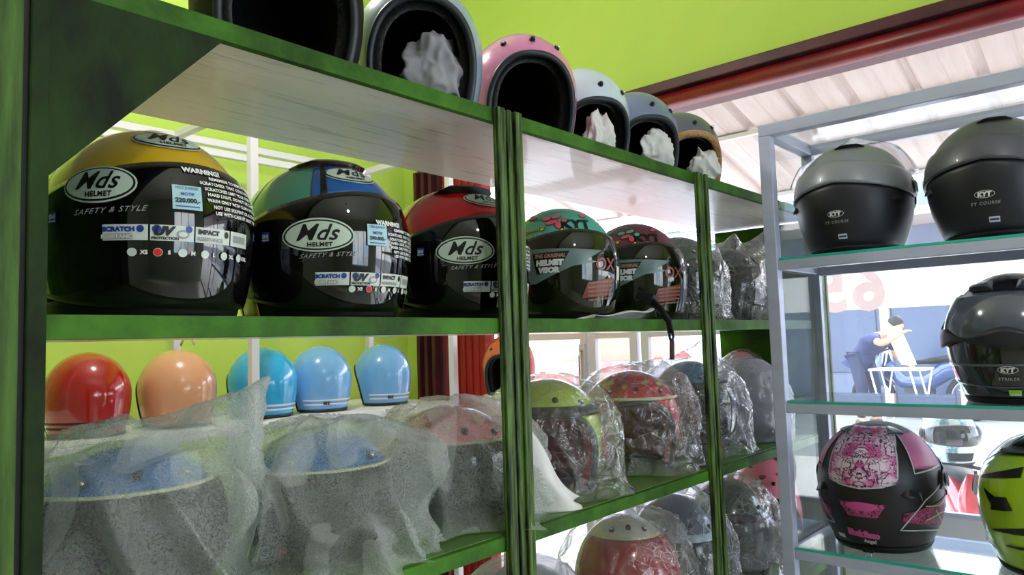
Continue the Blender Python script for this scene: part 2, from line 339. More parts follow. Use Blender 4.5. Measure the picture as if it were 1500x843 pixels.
# ---- helmet with a long smoked visor (half-face type)
def visor_helmet(label, loc, rz, shell_m, kind, group, extras=None, peak_m=None, visor_m=None):
    t = thing('motorcycle_helmet', label, 'helmet', loc, rz, group)
    S = Surf()
    brow = lambda a: 30 - 22 * min(1, (abs(a) / 100)) ** 1.8
    lowf = lambda a: (brow(a) - 4) if abs(a) < 97 else -50
    # shell: crown and brow in front, down to the neck at the back
    mb = MB(); n = 96
    az = [180 * (k / 48) - 180 for k in range(97)]
    azs = sorted(set([-97.01, -96.99, 96.99, 97.01] + [a for a in az]))
    def fo(u, v, off=0):
        i = min(int(round(u * (len(azs) - 1))), len(azs) - 1); a = azs[i]; l = lowf(a); ph = 90 - (90 - l) * v; return S.p(a, ph, off)
    mb.shell(lambda u, v: fo(u, v, 0), lambda u, v: fo(u, v, -.006), len(azs) - 1, 24, shell_m)
    sh = mb.build('shell', t)
    if extras: extras(t, S, sh)
    # black lower guard and lining
    mb = MB(); S.patch(mb, -180, 180, -60, -48, .001, .012, BLACKM, 64, 4); mb.build('neck_roll', t)
    mb = MB(); S.patch(mb, -180, 180, -57, 60, -.018, .01, LINING, 48, 14); mb.build('lining', t)
    # visor
    mb = MB(); vm = visor_m or VISOR
    S.patch(mb, -99, 99, lambda a: -54 + 14 * (abs(a) / 99) ** 3, lambda a: brow(a) - 1.5, .0075, .0025, vm, 60, 20); vz = mb.build('visor', t)
    for sg in (-1, 1):
        mb = MB(); S.wrap(mb, ell2(.02, .02, 24, 3), sg * 94, -2, .0115, BLACK); S.wrap(mb, ell2(.008, .008, 16, 2), sg * 94, -2, .0135, CHROME)
        mb.build('visor_pivot', t)
    return t, S, vz, sh

def mds_stickers(t, S, vz, sh, price, dl=7, dw=0, dp=8, dr=2, dd=8, al=0, ar=0, ad=0, fa=-8, fp=47):
    o = .0092
    mb = MB(); logo_mds(S, mb, -40 + al, -9 + dl, o, 1.0); mb.build('brand_sticker', vz)
    mb = MB(); logo_mds(S, mb, fa, fp, .0022, .92); mb.build('brand_sticker', sh)
    mb = MB(); S.wrap(mb, glyphs('SAFETY & STYLE', .0082, .5, .0001, 1.2), -34 + al, -22 + dl, o, INKG, 3); mb.build('slogan_print', vz)
    mb = MB()
    S.wrap(mb, glyphs('WARNING!', .0082, 0, .0005, 1.05), 6 + ar, 7.5 + dw, o, INKW)
    for k, ln in enumerate(['REMEMBER TO REMOVE THE FILM', 'SCRATCHED. THAT COULD REDUCE YOUR', 'SCRATCHES LIMIT YOUR VISIBILITY AND', 'HARD LIGHT, DO NOT USE CLEANERS', 'WASH ONLY WITH CLEAN WATER, DO', 'NOT USE SOLVENT OR ALCOHOL', 'USE WITH CARE AT NIGHT TIME']):
        S.wrap(mb, glyphs(ln, .0052, 0, .0002, 1.05), 30 + ar, 4 + dw - k * 3.0, o, INKW, du=0)
    mb.build('warning_print', vz)
    mb = MB()
    S.wrap(mb, rect2(.030, .027), -4 + ar, -9 + dp, o + .001, STICKB); S.wrap(mb, glyphs('MDS JUNIOR', .0042, 0, 0, 1), -4 + ar, -9 + dp, o + .0018, INKB, dv=.010)
    S.wrap(mb, glyphs('MOTIF', .0048, 0, .0001, 1), -4 + ar, -9 + dp, o + .0018, INKB, dv=.0035); S.wrap(mb, glyphs(price, .0066, 0, .0003, 1), -4 + ar, -9 + dp, o + .0018, INK, dv=-.004)
    S.wrap(mb, rect2(.024, .0012, 4, 1), -4 + ar, -9 + dp, o + .0018, INKB, dv=-.0102)
    mb.build('price_sticker', vz)
    ph = -33.5 + dr
    mb = MB(); S.wrap(mb, rect2(.042, .0175), -32 + ar, ph, o, STICKW); S.wrap(mb, glyphs('SCRATCH', .0066, 0, .0005, 1), -32 + ar, ph, o + .0006, INKB, du=-.006, dv=.0035)
    S.wrap(mb, rect2(.026, .006), -32 + ar, ph, o + .0005, INKG, du=-.006, dv=-.0045); S.wrap(mb, glyphs('RESISTANCE', .0058, 0, .0003, 1), -32 + ar, ph, o + .0010, STICKW, du=-.006, dv=-.0045)
    S.wrap(mb, ell2(.0035, .004, 12, 2), -32 + ar, ph, o + .0006, INKB, du=.014, dv=.004); mb.build('feature_sticker', vz)
    mb = MB(); S.wrap(mb, rect2(.042, .0175), -11 + ar, ph, o, STICKW); S.wrap(mb, glyphs('UV', .013, .3, .001, 1), -11 + ar, ph, o + .0010, INK, du=-.007, dv=.002)
    S.wrap(mb, ell2(.0045, .0045, 14, 2), -11 + ar, ph, o + .0006, INKB, du=-.015, dv=.004); S.wrap(mb, glyphs('PROTECTION', .0042, 0, .0002, 1), -11 + ar, ph, o + .0006, INK, du=-.007, dv=-.006)
    S.wrap(mb, ell2(.0065, .005, 16, 2), -11 + ar, ph, o + .0006, INKG, du=.010, dv=-.001); S.wrap(mb, ell2(.0045, .0028, 16, 2), -11 + ar, ph, o + .0010, STICKW, du=.010, dv=-.001)
    S.wrap(mb, ell2(.0035, .004, 12, 2), -11 + ar, ph, o + .0006, INKB, du=.016, dv=.005); mb.build('feature_sticker', vz)
    mb = MB(); S.wrap(mb, rect2(.042, .0175), 10 + ar, ph, o, STICKW); S.wrap(mb, glyphs('IMPACT', .0070, 0, .0005, 1), 10 + ar, ph, o + .0006, INK, du=-.006, dv=.0035)
    S.wrap(mb, glyphs('RESISTANCE', .0055, 0, .0003, 1), 10 + ar, ph, o + .0006, INKG, du=-.004, dv=-.0045); S.wrap(mb, ell2(.003, .004, 12, 2), 10 + ar, ph, o + .0006, INK, du=.016, dv=.003); mb.build('feature_sticker', vz)
    mb = MB(); S.wrap(mb, rect2(.030, .0175), 28 + ar, ph, o, STICKW); S.wrap(mb, rect2(.022, .008), 28 + ar, ph, o + .0006, INKG); mb.build('feature_sticker', vz)
    mb = MB()
    for k, s_ in enumerate(['XS', 'S', 'M', 'L', 'XL', 'XXL']):
        a = -20 + ad + k * 11.5
        S.wrap(mb, ell2(.0046, .0046, 18, 2), a, ph - 13 - dr + dd, o, STICKW)
        if k == 1: S.wrap(mb, ell2(.0040, .0040, 18, 2), a, ph - 13 - dr + dd, o + .0006, DOTR)
        S.wrap(mb, glyphs(s_, .0058, 0, .0003, 1), a + 5.2, ph - 13 - dr + dd, o, INKW)
    mb.build('size_print', vz)
    mb = MB(); S.wrap(mb, rect2(.013, .013, 3, 3), -72, -1, o, INKB); S.wrap(mb, rect2(.0115, .0015, 3, 1), -72, -1, o + .0006, INKW, dv=-.004); S.wrap(mb, glyphs('SNI', .007, 0, .0003, 1), -72, -1, o + .0006, INKW, dv=.001)
    mb.build('standard_mark_sticker', vz)

# ---- open-face retro helmet, opening at az 0
def retro_helmet(label, loc, rz, shell_m, group, trim_m=None, snaps=True, opening=True, stripes=None, rx=.116, ry=.130, ht=.128, lining_m=None, tilt=0, brow=20, name='motorcycle_helmet', peak=None, visor=None, mark=None, zb=.112):
    t = thing(name, label, 'helmet', loc, rz, group, rot=(tilt, 0, rz))
    S = Surf(rx, ry, ht, zb, .16); a0 = 54; ex = 2.6; trim_m = trim_m or RUBBER
    def lo(a):
        a = abs(((a + 180) % 360) - 180)
        return -60 if a >= a0 else -60 + (brow + 60) * (1 - (a / a0) ** ex) ** (1 / ex)
    half = [a0 * math.sin(R(k * 90 / 16)) ** .7 for k in range(17)]; half[-1] = a0 - .02
    azs = sorted(set([-a for a in half] + half)) + [a0 + .05] + [a0 + (360 - 2 * a0) * k / 30 for k in range(1, 30)] + [360 - a0 - .05]
    if not opening: azs = [360 * k / 56 for k in range(56)]; lo = lambda a: -60
    n = len(azs)
    def f(off, hio=90):
        def g(u, v):
            a = azs[int(round(u * n)) % n]; l = lo(a); return S.p(a, hio - (hio - l) * v, off)
        return g
    mb = MB(); mb.shell(f(0), f(-.005), n, 26, shell_m, wrap=True); sh = mb.build('shell', t)
    mb = MB(); mb.shell(f(-.0075), f(-.028), n, 20, lining_m or LINING, wrap=True); mb.build('lining', t)
    if opening:
        pts = []
        for k in range(0, 61):
            q = PI * k / 60; c_, s_ = math.cos(q), math.sin(q)
            pts.append(S.p(a0 * math.copysign(abs(c_) ** (2 / ex), -c_), -60 + (brow + 60) * abs(s_) ** (2 / ex), -.003))
        back = [S.p(a0 + (360 - 2 * a0) * k / 40, -60.5, -.003) for k in range(1, 40)]
        mb = MB(); mb.tube(pts + back, .0095 if trim_m == TAN else .0065, trim_m, 10, closed=True); mb.build('edge_trim', t)
    else:
        mb = MB(); mb.tube([S.p(360 * k / 60, -60.5, -.003) for k in range(60)], .007, trim_m, 8, closed=True); mb.build('edge_trim', t)
    if snaps:
        for a in (-36, 0, 36):
            P = S.p(a, brow + 13 + (4 if a == 0 else 0)); nn = (S.p(a, brow + 13, .01) - S.p(a, brow + 13)).normalized(); mb = MB()
            mb.tube([P - nn * .001, P + nn * .0035], .0062, BLACK, 14); mb.tube([P + nn * .003, P + nn * .0075], .0040, CHROME if a else BLACK, 12); mb.build('snap_button', t)
    if stripes:
        m1, m2, txt = stripes
        mb = MB(); S.patch(mb, 75, 285, -50, -46.5, .0012, .001, m1, 60, 1); S.patch(mb, 75, 285, -42, -38.5, .0012, .001, m2, 60, 1)
        if txt: S.wrap(mb, glyphs(txt, .014, 0, .0010, 1.1), 122, -45.5, .0022, INK)
        mb.build('stripe_band', sh)
    if peak:
        mb = MB(); S.patch(mb, -66, 66, lambda a: brow + (1.2 if peak == CREAM else -3), lambda a: brow + (4.2 if peak == CREAM else 8), .006, .004, peak, 30, 3)
        mb.build('brow_band', t)
    if mark: mark(t, S, sh)
    if visor:
        mb = MB(); S.patch(mb, -70, 70, lambda a: -42 + 14 * (abs(a) / 70) ** 2, brow + 1, .010, .002, visor, 40, 14); mb.build('visor', t)
    return t, S, sh

# ---- full-face helmet seen from the back, back at az 180
def full_helmet(label, loc, rz, shell_m, group, lower_m=None, decorate=None, clear=False, rx=.132, ry=.155, ht=.140, zb=.135, split=-6):
    t = thing('full_face_helmet', label, 'helmet', loc, rz, group); S = Surf(rx, ry, ht, zb, .26)
    mb = MB(); S.patch(mb, -180, 180, -57, 90, 0, .012, shell_m, 80, 40); sh = mb.build('shell', t)
    mb = MB(); S.patch(mb, -180, 180, -61, -56, .002, .02, BLACKM, 64, 3); mb.build('neck_trim', t)
    mb = MB(); S.patch(mb, -180, 180, -55, 50, -.02, .01, LINING, 40, 12); mb.build('lining', t)
    mb = MB(); S.patch(mb, -82, 82, lambda a: -16 + 6 * (abs(a) / 82) ** 2, lambda a: 30 - 14 * (abs(a) / 82) ** 2, .004, .003, VISOR, 40, 12); mb.build('visor', t)
    for sg in (-1, 1):
        mb = MB(); S.wrap(mb, ell2(.026, .024, 28, 3), sg * 88, 6, .007, BLACK); S.wrap(mb, ell2(.017, .015, 24, 3), sg * 88, 6, .010, BLACKM); mb.build('visor_pivot', t)
    mb = MB(); S.patch(mb, -28, 28, lambda a: -50, lambda a: -32, .004, .004, BLACKM, 16, 4); mb.build('chin_vent', t)
    if clear:
        mb = MB(); S.patch(mb, -100, 100, lambda a: 22 - 4 * (abs(a) / 100) ** 2, lambda a: 88 - 50 * (abs(a) / 100) ** 1.4, .024, .002, CLEARV, 44, 18); mb.build('clear_visor', t)
    if decorate: decorate(t, S, sh)
    return t, S, sh
def vent(t, S, az, phi, w_=.05, h_=.022, m=None, name='vent', rot=0, pts=None, off=.009):
    """raised scoop following the shell"""
    mb = MB(); m = m or BLACK; vs2, fs = quad2(pts or [(-w_ / 2, -h_ / 2), (w_ / 2, -h_ / 2), (w_ * .32, h_ / 2), (-w_ * .32, h_ / 2)], 10, 6)
    top = []; c, si = math.cos(R(rot)), math.sin(R(rot)); k = S.rx * (math.cos(R(phi)) if phi > 0 else 1)
    for i, (u, v) in enumerate(vs2):
        a_, b_ = i // 7 / 10, i % 7 / 6; hgt = off * min(1, 4.5 * min(a_, 1 - a_) + .15) * min(1, 1.2 - b_ * .95)
        u, v = u * c - v * si, u * si + v * c
        top.append(S.p(az + math.degrees(u / k), phi + math.degrees(v / S.ht), .001 + hgt))
    base = []
    for i, (u, v) in enumerate(vs2):
        u, v = u * c - v * si, u * si + v * c; base.append(S.p(az + math.degrees(u / k), phi + math.degrees(v / S.ht), -.002))
    mb.add(top, fs, m); n = len(top); mb.add(base, [f[::-1] for f in fs], m)
    per = [i * 7 for i in range(11)] + [70 + j for j in range(1, 7)] + [i * 7 + 6 for i in range(9, -1, -1)] + [j for j in range(5, 0, -1)]
    mb.add([top[i] for i in per] + [base[i] for i in per], [(i, (i + 1) % len(per), len(per) + (i + 1) % len(per), len(per) + i) for i in range(len(per))], m)
    return mb.build(name, t)

# ---- bag pulled over a helmet
def bag(name, label, cat, loc, rz, m, group, rx=.132, ry=.150, ht=.138, zb=.114, taper=.03, amp=.012, peaks=(), seed=0, spread=.02, freq=3.5, nu=150, nv=84, fine=.30):
    S = Surf(rx, ry, ht, zb, taper); mb = MB(); so = Vector((seed * 7.3, seed * 3.1, seed * 1.7))
    def f(u, v):
        az = 360 * u; ph = 90 - 151 * v; P = S.raw(az, ph); d = Vector((math.sin(R(az)) * math.cos(R(max(ph, -60))), -math.cos(R(az)) * math.cos(R(max(ph, -60))), math.sin(R(ph))))
        q = Vector((P.x + .25 * P.z, P.y, P.z * .35)) * (freq * 6) + so
        q2 = P * (freq * 17) + so
        rid = 1 - abs(noise.noise(q)) * 2.2; rid2 = 1 - abs(noise.noise(q2)) * 2.4
        w_ = min(1, max(0, (75 - ph) / 60)); o = amp * (max(0, rid) ** 2) * (.35 + 1.1 * w_) + amp * fine * max(0, rid2) ** 2
        if 'plastic' in name:
            dd_ = noise.voronoi(P * 15 + so)[0]; d3 = noise.voronoi(P * 34 + so)[0]
            o = amp * (1 - min(1, (dd_[1] - dd_[0]) * 1.5)) * (.4 + .9 * w_) + amp * .22 * (1 - min(1, (d3[1] - d3[0]) * 1.5))
        nrm = (S.p(az, ph, .01) - P).normalized() if ph < 88 else Vector((0, 0, 1)); P = P + nrm * o
        for (pa, pp, pamp, pw) in peaks:
            pd = Vector((math.sin(R(pa)) * math.cos(R(pp)), -math.cos(R(pa)) * math.cos(R(pp)), math.sin(R(pp)))); dd = Vector((math.sin(R(az)) * math.cos(R(ph)), -math.cos(R(az)) * math.cos(R(ph)), math.sin(R(ph))))
            an = math.degrees(math.acos(max(-1, min(1, pd.dot(dd))))); g = math.exp(-(an / pw) ** 1.3); g *= 1 + .25 * noise.noise(q2 * 1.3); P = P + pd * pamp * g
        if ph < -35: s_ = (-35 - ph) / 26; P += Vector((d.x, d.y, 0)).normalized() * spread * s_ * s_ * (.5 + noise.noise(q * .8) + .5)
        P.z = max(P.z, .002 + .004 * max(0, noise.noise(q)))
        return P
    mb.grid(f, nu, nv, m, wrap=True); o = mb.build(name, None); o.location = loc; o.rotation_euler.z = rz
    return tag(o, label, cat, group)

def crumple(label, loc, sx, sy, sz, seed, m=None, freq=16, rot=(0, 0, 0), name='packing_tissue', group=None, cat='tissue paper'):
    mb = MB(); so = Vector((seed * 5.1, seed, 0))
    def f(u, v):
        a, b = 2 * PI * u, PI * v; d = Vector((math.cos(a) * math.sin(b), math.sin(a) * math.sin(b), math.cos(b)))
        r = .70 + .34 * (1 - 2.0 * abs(noise.noise(d * 1.1 + so))) ** 2 + .10 * (1 - 2 * abs(noise.noise(d * 2.6 + so)))
        return Vector((d.x * sx * r, d.y * sy * r, max(-sz * .8, d.z * sz * r)))
    mb.grid(f, 90, 50, m or TISSUE, wrap=True); o = mb.build(name, None); o.location = loc; o.rotation_euler = rot
    return tag(o, label, cat, group)

# ================================================================== THE ROOM
WX = 2.6                       # street wall, perpendicular to the shelves
BY = 3.0                       # back wall
struct(MB().box(-2.4, -3.2, -.1, WX + .15, BY + .15, 0, TILE).build('floor'))
struct(MB().box(-2.4, -3.2, 3.3, WX + .15, BY + .15, 3.4, CEIL).build('ceiling'))
struct(MB().box(-2.4, BY, 0, WX + .12, BY + .12, 3.3, LIME).build('wall_back'))
struct(MB().box(-2.4, -3.2, 0, -2.28, BY, 3.3, WALLW).build('wall_left'))
struct(MB().box(-2.4, -3.2, 0, -.1, -3.08, 3.3, WALLW).box(1.7, -3.2, 0, WX + .12, -3.08, 3.3, WALLW).box(-.1, -3.2, 0, 1.7, -3.08, .8, WALLW).box(-.1, -3.2, 2.3, 1.7, -3.08, 3.3, WALLW).build('wall_front'))
mb = MB()
for x in (-.1, .48, 1.08, 1.66): mb.box(x, -3.16, .8, x + .04, -3.12, 2.3, ALUW)
for z in (.8, 2.26): mb.box(-.06, -3.16, z, 1.66, -3.12, z + .04, ALUW)
o = struct(mb.build('window_4')); g_ = MB().box(-.06, -3.142, .84, 1.66, -3.138, 2.26, GLASS).build('pane', o); g_['kind'] = 'structure'
BZ = H + 1.01
struct(MB().box(WX, -3.08, BZ, WX + .12, BY, 3.3, LIME).box(WX, 2.9, 0, WX + .12, BY, BZ, LIME).build('wall_street'))
o = MB().box(WX - .03, -3.05, BZ - .033, WX + .1, 2.88, BZ + .008, MAROON_D).build('trim_1', None, .004); struct(o)
struct(MB().tube([(WX + .01, -3.05, BZ - .068), (WX + .01, 2.88, BZ - .068)], .033, MAROON, 28).box(WX + .01, -3.05, BZ - .10, WX + .09, 2.88, BZ - .04, MAROON_D).build('trim_2'))

# folded red accordion door at the jamb
t = thing('folding_door', 'red folded accordion door leaves stacked at the shop opening', 'door', (WX, 2.65, 0))
mb = MB(); y = .225
for k in range(6): mb.obox((-.02 + .03 * (k % 2), y - .02 - k * .028, (BZ - .1) / 2), .07, .022, BZ - .12, MAROON_D)
mb.build('leaf_stack', t)
mb = MB(); mb.box(-.03, -.24, .01, .04, .03, BZ - .1, REDDOOR)
for k in range(5): mb.box(-.038, -.20 + k * .045, .05, -.03, -.185 + k * .045, BZ - .14, REDDOOR)
mb.build('door_panel', t, .003)

# glazed sliding storefront
def glazed(nm, y0, y1, handle=False):
    fr = MB(); w_ = .035; TP = H + .06
    for a, b in ((y0, y0 + w_), (y1 - w_, y1)): fr.box(WX + .03, a, .02, WX + .07, b, TP, ALUW)
    fr.box(WX + .03, y0 + w_, .02, WX + .07, y1 - w_, .1, ALUW).box(WX + .03, y0 + w_, TP - .05, WX + .07, y1 - w_, TP, ALUW)
    o = struct(fr.build(nm, None, .003))
    g = MB().box(WX + .048, y0 + w_, .1, WX + .052, y1 - w_, TP - .05, DUSTG).build('pane', o); g['kind'] = 'structure'
    if handle: MB().tube([(WX + .02, y0 + .018, H - .2), (WX + .0, y0 + .018, H - .18), (WX + .0, y0 + .018, H - .06), (WX + .02, y0 + .018, H - .04)], .006, CHROME).obox((WX + .024, y0 + .018, H - .12), .01, .03, .22, ALUW).build('handle', o)
glazed('window_1', 1.87, 2.39, True); glazed('window_2', 1.62, 1.86); glazed('window_3', 1.0, 1.60)

# ceiling lamps
TUBE = mat('lamp_tube', (1, 1, 1, 1), .4, emit=((1, .98, .94, 1), LAMP))
def bulb_lamp(x, y, z, label, power):
    t = thing('pendant_bulb_lamp', label, 'lamp', (x, y, 3.3), 0, 'bulbs hanging from the ceiling'); d = z - 3.3
    MB().lathe([(.001, 0), (.05, 0), (.05, -.02), (.012, -.03)], WHITE_BOARD, 24).build('ceiling_rose', t)
    MB().tube([(0, 0, -.02), (0, 0, d + .09)], .004, WHITE_BOARD).build('cord', t)
    MB().lathe([(.001, d + .10), (.018, d + .10), (.02, d + .05), (.001, d + .05)], WHITE_BOARD, 20).build('socket', t)
    MB().lathe([(.02, d + .05)] + [(.045 * math.sin(R(k)), d + .045 * math.cos(R(k))) for k in range(30, 181, 15)], TUBE, 24).build('bulb', t)
    l = bpy.data.lights.new('bulb_light', 'POINT'); l.energy = power; l.shadow_soft_size = .05; l.color = (1, .97, .92)
    o = bpy.data.objects.new('bulb_light', l); C.objects.link(o); o.parent = t; o.location = (0, 0, d - .05)
bulb_lamp(.3, -.75, 2.75, 'bulb lamp hanging in front of the shelving, behind the camera', BULB)
bulb_lamp(.9, 1.85, 2.75, 'bulb lamp hanging between the shelving and the back display case', BULB * 1.6)

# ================================================================== GREEN SHELVING
XL, XR, YF, YB = .17, 2.44, .80, 1.155
Zt, Zm, Z3, Z4 = H + .388, H + .0412, H - .303, H - .67
unit_label = 'tall dirty green wooden shelving unit holding helmets in rows'
unit = thing('shelving_unit', unit_label, 'shelving unit', ((XL + XR) / 2, (YF + YB) / 2, 0)); ux, uy = (XL + XR) / 2, (YF + YB) / 2
def L(mb): mb.v = [(x - ux, y - uy, z) for x, y, z in mb.v]; return mb
for zt in (Zt, Zm, Z3, Z4):
    mb = MB(); mb.box(XL, YF + .012, zt - .019, XR, YB, zt, SHELF_UNDER); mb.box(XL + .001, YF + .012, zt, XR - .001, YB - .001, zt + .0015, SHELF_TOP)
    mb.box(XL, YF, zt - (.0235 if zt != Z3 else .022), XR, YF + .012, zt + .0005, GREEN); L(mb).build('shelf_board', unit, .0012)
def post(x0, x1, ztop, m):
    mb = MB(); n = 5; wd = x1 - x0; y = YF - .006
    mb.box(x0, y, 0, x1, YF, ztop, m); mb.box(x0 + wd * .02, y - .006, 0, x0 + wd * .30, y, ztop, m); mb.box(x0 + wd * .70, y - .006, 0, x0 + wd * .98, y, ztop, m)
    mb.box(x0 + wd * .42, y - .004, 0, x0 + wd * .58, y, ztop, m)
    L(mb).build('post', unit, .002)
post(.885, .949, Zt + .001, GREEN_POST); post(1.582, 1.636, Zt + .001, GREEN_POST); post(2.385, 2.44, Zt + .001, GREEN_POST)
mb = MB(); mb.box(.13, YF - .004, 0, .219, YF + .02, Zt + .02, mat('green_worn_paint', hexc(84, 116, 46), .6, spec=.25, col2=hexc(48, 72, 30), noise_scale=12, stretch=(6, 1, .6))); mb.box(.2235, YF - .006, 0, .2415, YF + .02, Zt - .02, GREEN_DARK); mb.box(.205, YF - .002, 0, .23, YF + .02, Zt + .01, BLACKM); L(mb).build('post', unit, .002)
# corner gusset board
mb = MB(); zA = H + .175; zB = Zt - .0235
pts = [(.241, zA), (.422, zB), (.241, zB)]
vs = [(x, YF, z) for x, z in pts] + [(x, YF + .014, z) for x, z in pts]; mb.add(vs, [(0, 1, 2), (5, 4, 3), (0, 3, 4, 1), (1, 4, 5, 2), (2, 5, 3, 0)], GREEN_DARK, False); L(mb).build('corner_gusset', unit)
for x in (.15, XR - .018):
    mb = MB(); mb.box(x, YF + .02, 0, x + .018, YB, Zt - .024, GREEN); L(mb).build('end_panel', unit, .001)
mb = MB(); mb.box(.905, YB - .03, 0, .94, YB - .002, Z3 - .03, GREEN_DARK); L(mb).build('rear_stile', unit)

# ================================================================== WHITE BACK CASE with retro helmets
CZ = H - .232                                  # white shelf the retro helmets stand on
t = thing('display_case', 'white framed glass display case by the lime wall, behind the shelving', 'display case', (1.2, 2.5, 0))
def LC(mb): mb.v = [(x - 1.2, y - 2.5, z) for x, y, z in mb.v]; return mb
s = .028
for x in (.38, 1.275, 2.19):
    for y in (2.24, 2.80): mb = MB(); mb.box(x, y, 0, x + s, y + s, H + .83, ALUW); LC(mb).build('post', t, .002)
for z in (H + .83, H + .79, CZ - .03, .1):
    for y in (2.24, 2.80):
        if z == H + .79 and y < 2.5: continue
        mb = MB(); mb.box(.38, y + .001, z, 2.218, y + s - .001, z + s, ALUW); LC(mb).build('rail', t, .002)
for x in (.38, 1.275, 2.19):
    mb = MB(); mb.box(x, 2.268, H + .83, x + s, 2.8, H + .83 + s, ALUW); LC(mb).build('rail', t, .002)
mb = MB(); mb.box(.385, 2.245, CZ - .018, 2.215, 2.825, CZ, WHITE_BOARD); LC(mb).build('shelf_board', t)
mb = MB(); mb.box(.385, 2.245, .3, 2.215, 2.825, .318, WHITE_BOARD); LC(mb).build('shelf_board', t)
g2 = 'plain retro helmets with backs turned in the white case'
RED_M = mat('candy_red_paint', hexc(190, 8, 14), .18, coat=1, col2=hexc(150, 4, 8), noise_scale=3); PEACH = paint('peach_paint', 222, 160, 122); CYAN = paint('cyan_paint', 40, 170, 228); LB = paint('light_blue_paint', 120, 178, 232)
STRW = mat('white_stripe_ink', hexc(220, 225, 235), .4); STRD = mat('dark_stripe_ink', hexc(40, 6, 10), .4)
retro_helmet('glossy candy red retro helmet at the left end of the white case', (.845, 2.42, CZ + .008), R(190), RED_M, g2, snaps=False, stripes=(STRD, STRD, None), ry=.125)
retro_helmet('glossy peach retro helmet beside the candy red one in the white case', (1.115, 2.42, CZ + .008), R(205), PEACH, g2, snaps=False, ry=.122)
mb = MB(); mb.tube([(1.125, 2.42, CZ + .262), (1.125, 2.40, CZ + .285), (1.15, 2.40, CZ + .29), (1.16, 2.40, CZ + .262)], .004, CHROME); tag(mb.build('metal_hook'), 'small grey metal clip on the crown of the peach helmet', 'clip')
retro_helmet('bright cyan retro helmet behind the white post of the case', (1.43, 2.44, CZ + .008), R(205), CYAN, g2, snaps=False, stripes=(STRW, STRW, None), ry=.122)
retro_helmet('light blue retro helmet with striped hem, directly right of the cyan one', (1.672, 2.44, CZ + .008), R(215), LB, g2, snaps=False, stripes=(STRW, STRW, 'SRZ'), rx=.112, ry=.118)
retro_helmet('light blue retro helmet with striped hem, standing alone next to the red door', (1.975, 2.44, CZ + .008), R(215), LB, g2, snaps=False, stripes=(STRW, STRW, 'SRZ'), rx=.112, ry=.118)

# ================================================================== MIDDLE SHELF: helmets with long dark visors
g = 'dark visor helmets on the middle green shelf'
YEL = paint('yellow_paint', 214, 176, 20); TEALP = paint('teal_paint', 58, 140, 118); BLUEP = paint('blue_paint', 8, 84, 160); REDP = paint('red_paint', 186, 10, 22)
MINTP = mat('mint_matt_paint', hexc(84, 178, 158), .4, coat=.3); MAUVE = mat('maroon_matt_paint', hexc(122, 62, 74), .4, coat=.3)
def ex1(t, S, sh):
    mb = MB(); S.wrap(mb, ell2(.012, .003, 18, 2), -14, 66, .0016, REDP); mb.build('red_mark', sh)
t, S, vz, sh = visor_helmet('yellow helmet with a big black visor, first from the left post', (.412, .985, Zm + .002), 0, YEL, 'mds', g, ex1)
mds_stickers(t, S, vz, sh, '220.000,-', dl=23, dw=16, dp=17, dr=22, dd=24, al=-8, ar=-3, ad=-12, fa=-8, fp=50)
def ex2(t, S, sh):
    mb = MB(); brow = lambda a: 27 - 22 * min(1, abs(a) / 100) ** 1.8
    S.patch(mb, -46, 60, brow, 70, .0012, .001, BLUEP, 40, 8); S.patch(mb, -39, -34, brow, 70, .0026, .001, INK, 6, 8); mb.build('blue_panel', sh)
    mb = MB(); S.patch(mb, -128, -98.5, -34, 4, .002, .001, TEALP, 10, 8); mb.build('teal_side_panel', sh)
    mb = MB(); S.patch(mb, -140, -88, -56, -32, .004, .002, YEL, 14, 6); S.patch(mb, -132, -128, -54, -34, .0052, .001, REDP, 3, 5); S.patch(mb, -116, -112, -54, -34, .0052, .001, REDP, 3, 5); mb.build('yellow_jaw_panel', sh)
    vent(t, S, 0, 68, .13, .040, mat('smoked_brown_plastic', hexc(40, 14, 12), .2, coat=.6), 'top_vent', off=.009)
t, S, vz, sh = visor_helmet('teal helmet with blue centre panel and black visor, beside the yellow one', (.676, .98, Zm + .002), 0, TEALP, 'mds', g, ex2)
mds_stickers(t, S, vz, sh, '290.000,-')
def ex3(t, S, sh): vent(t, S, -18, 66, .10, .036, BLACK, 'top_vent', off=.012)
t, S, vz, sh = visor_helmet('plain red helmet with black visor half hidden by the fluted post', (.965, .98, Zm + .002), 0, REDP, 'mds', g, ex3)
mds_stickers(t, S, vz, sh, '220.000,-')

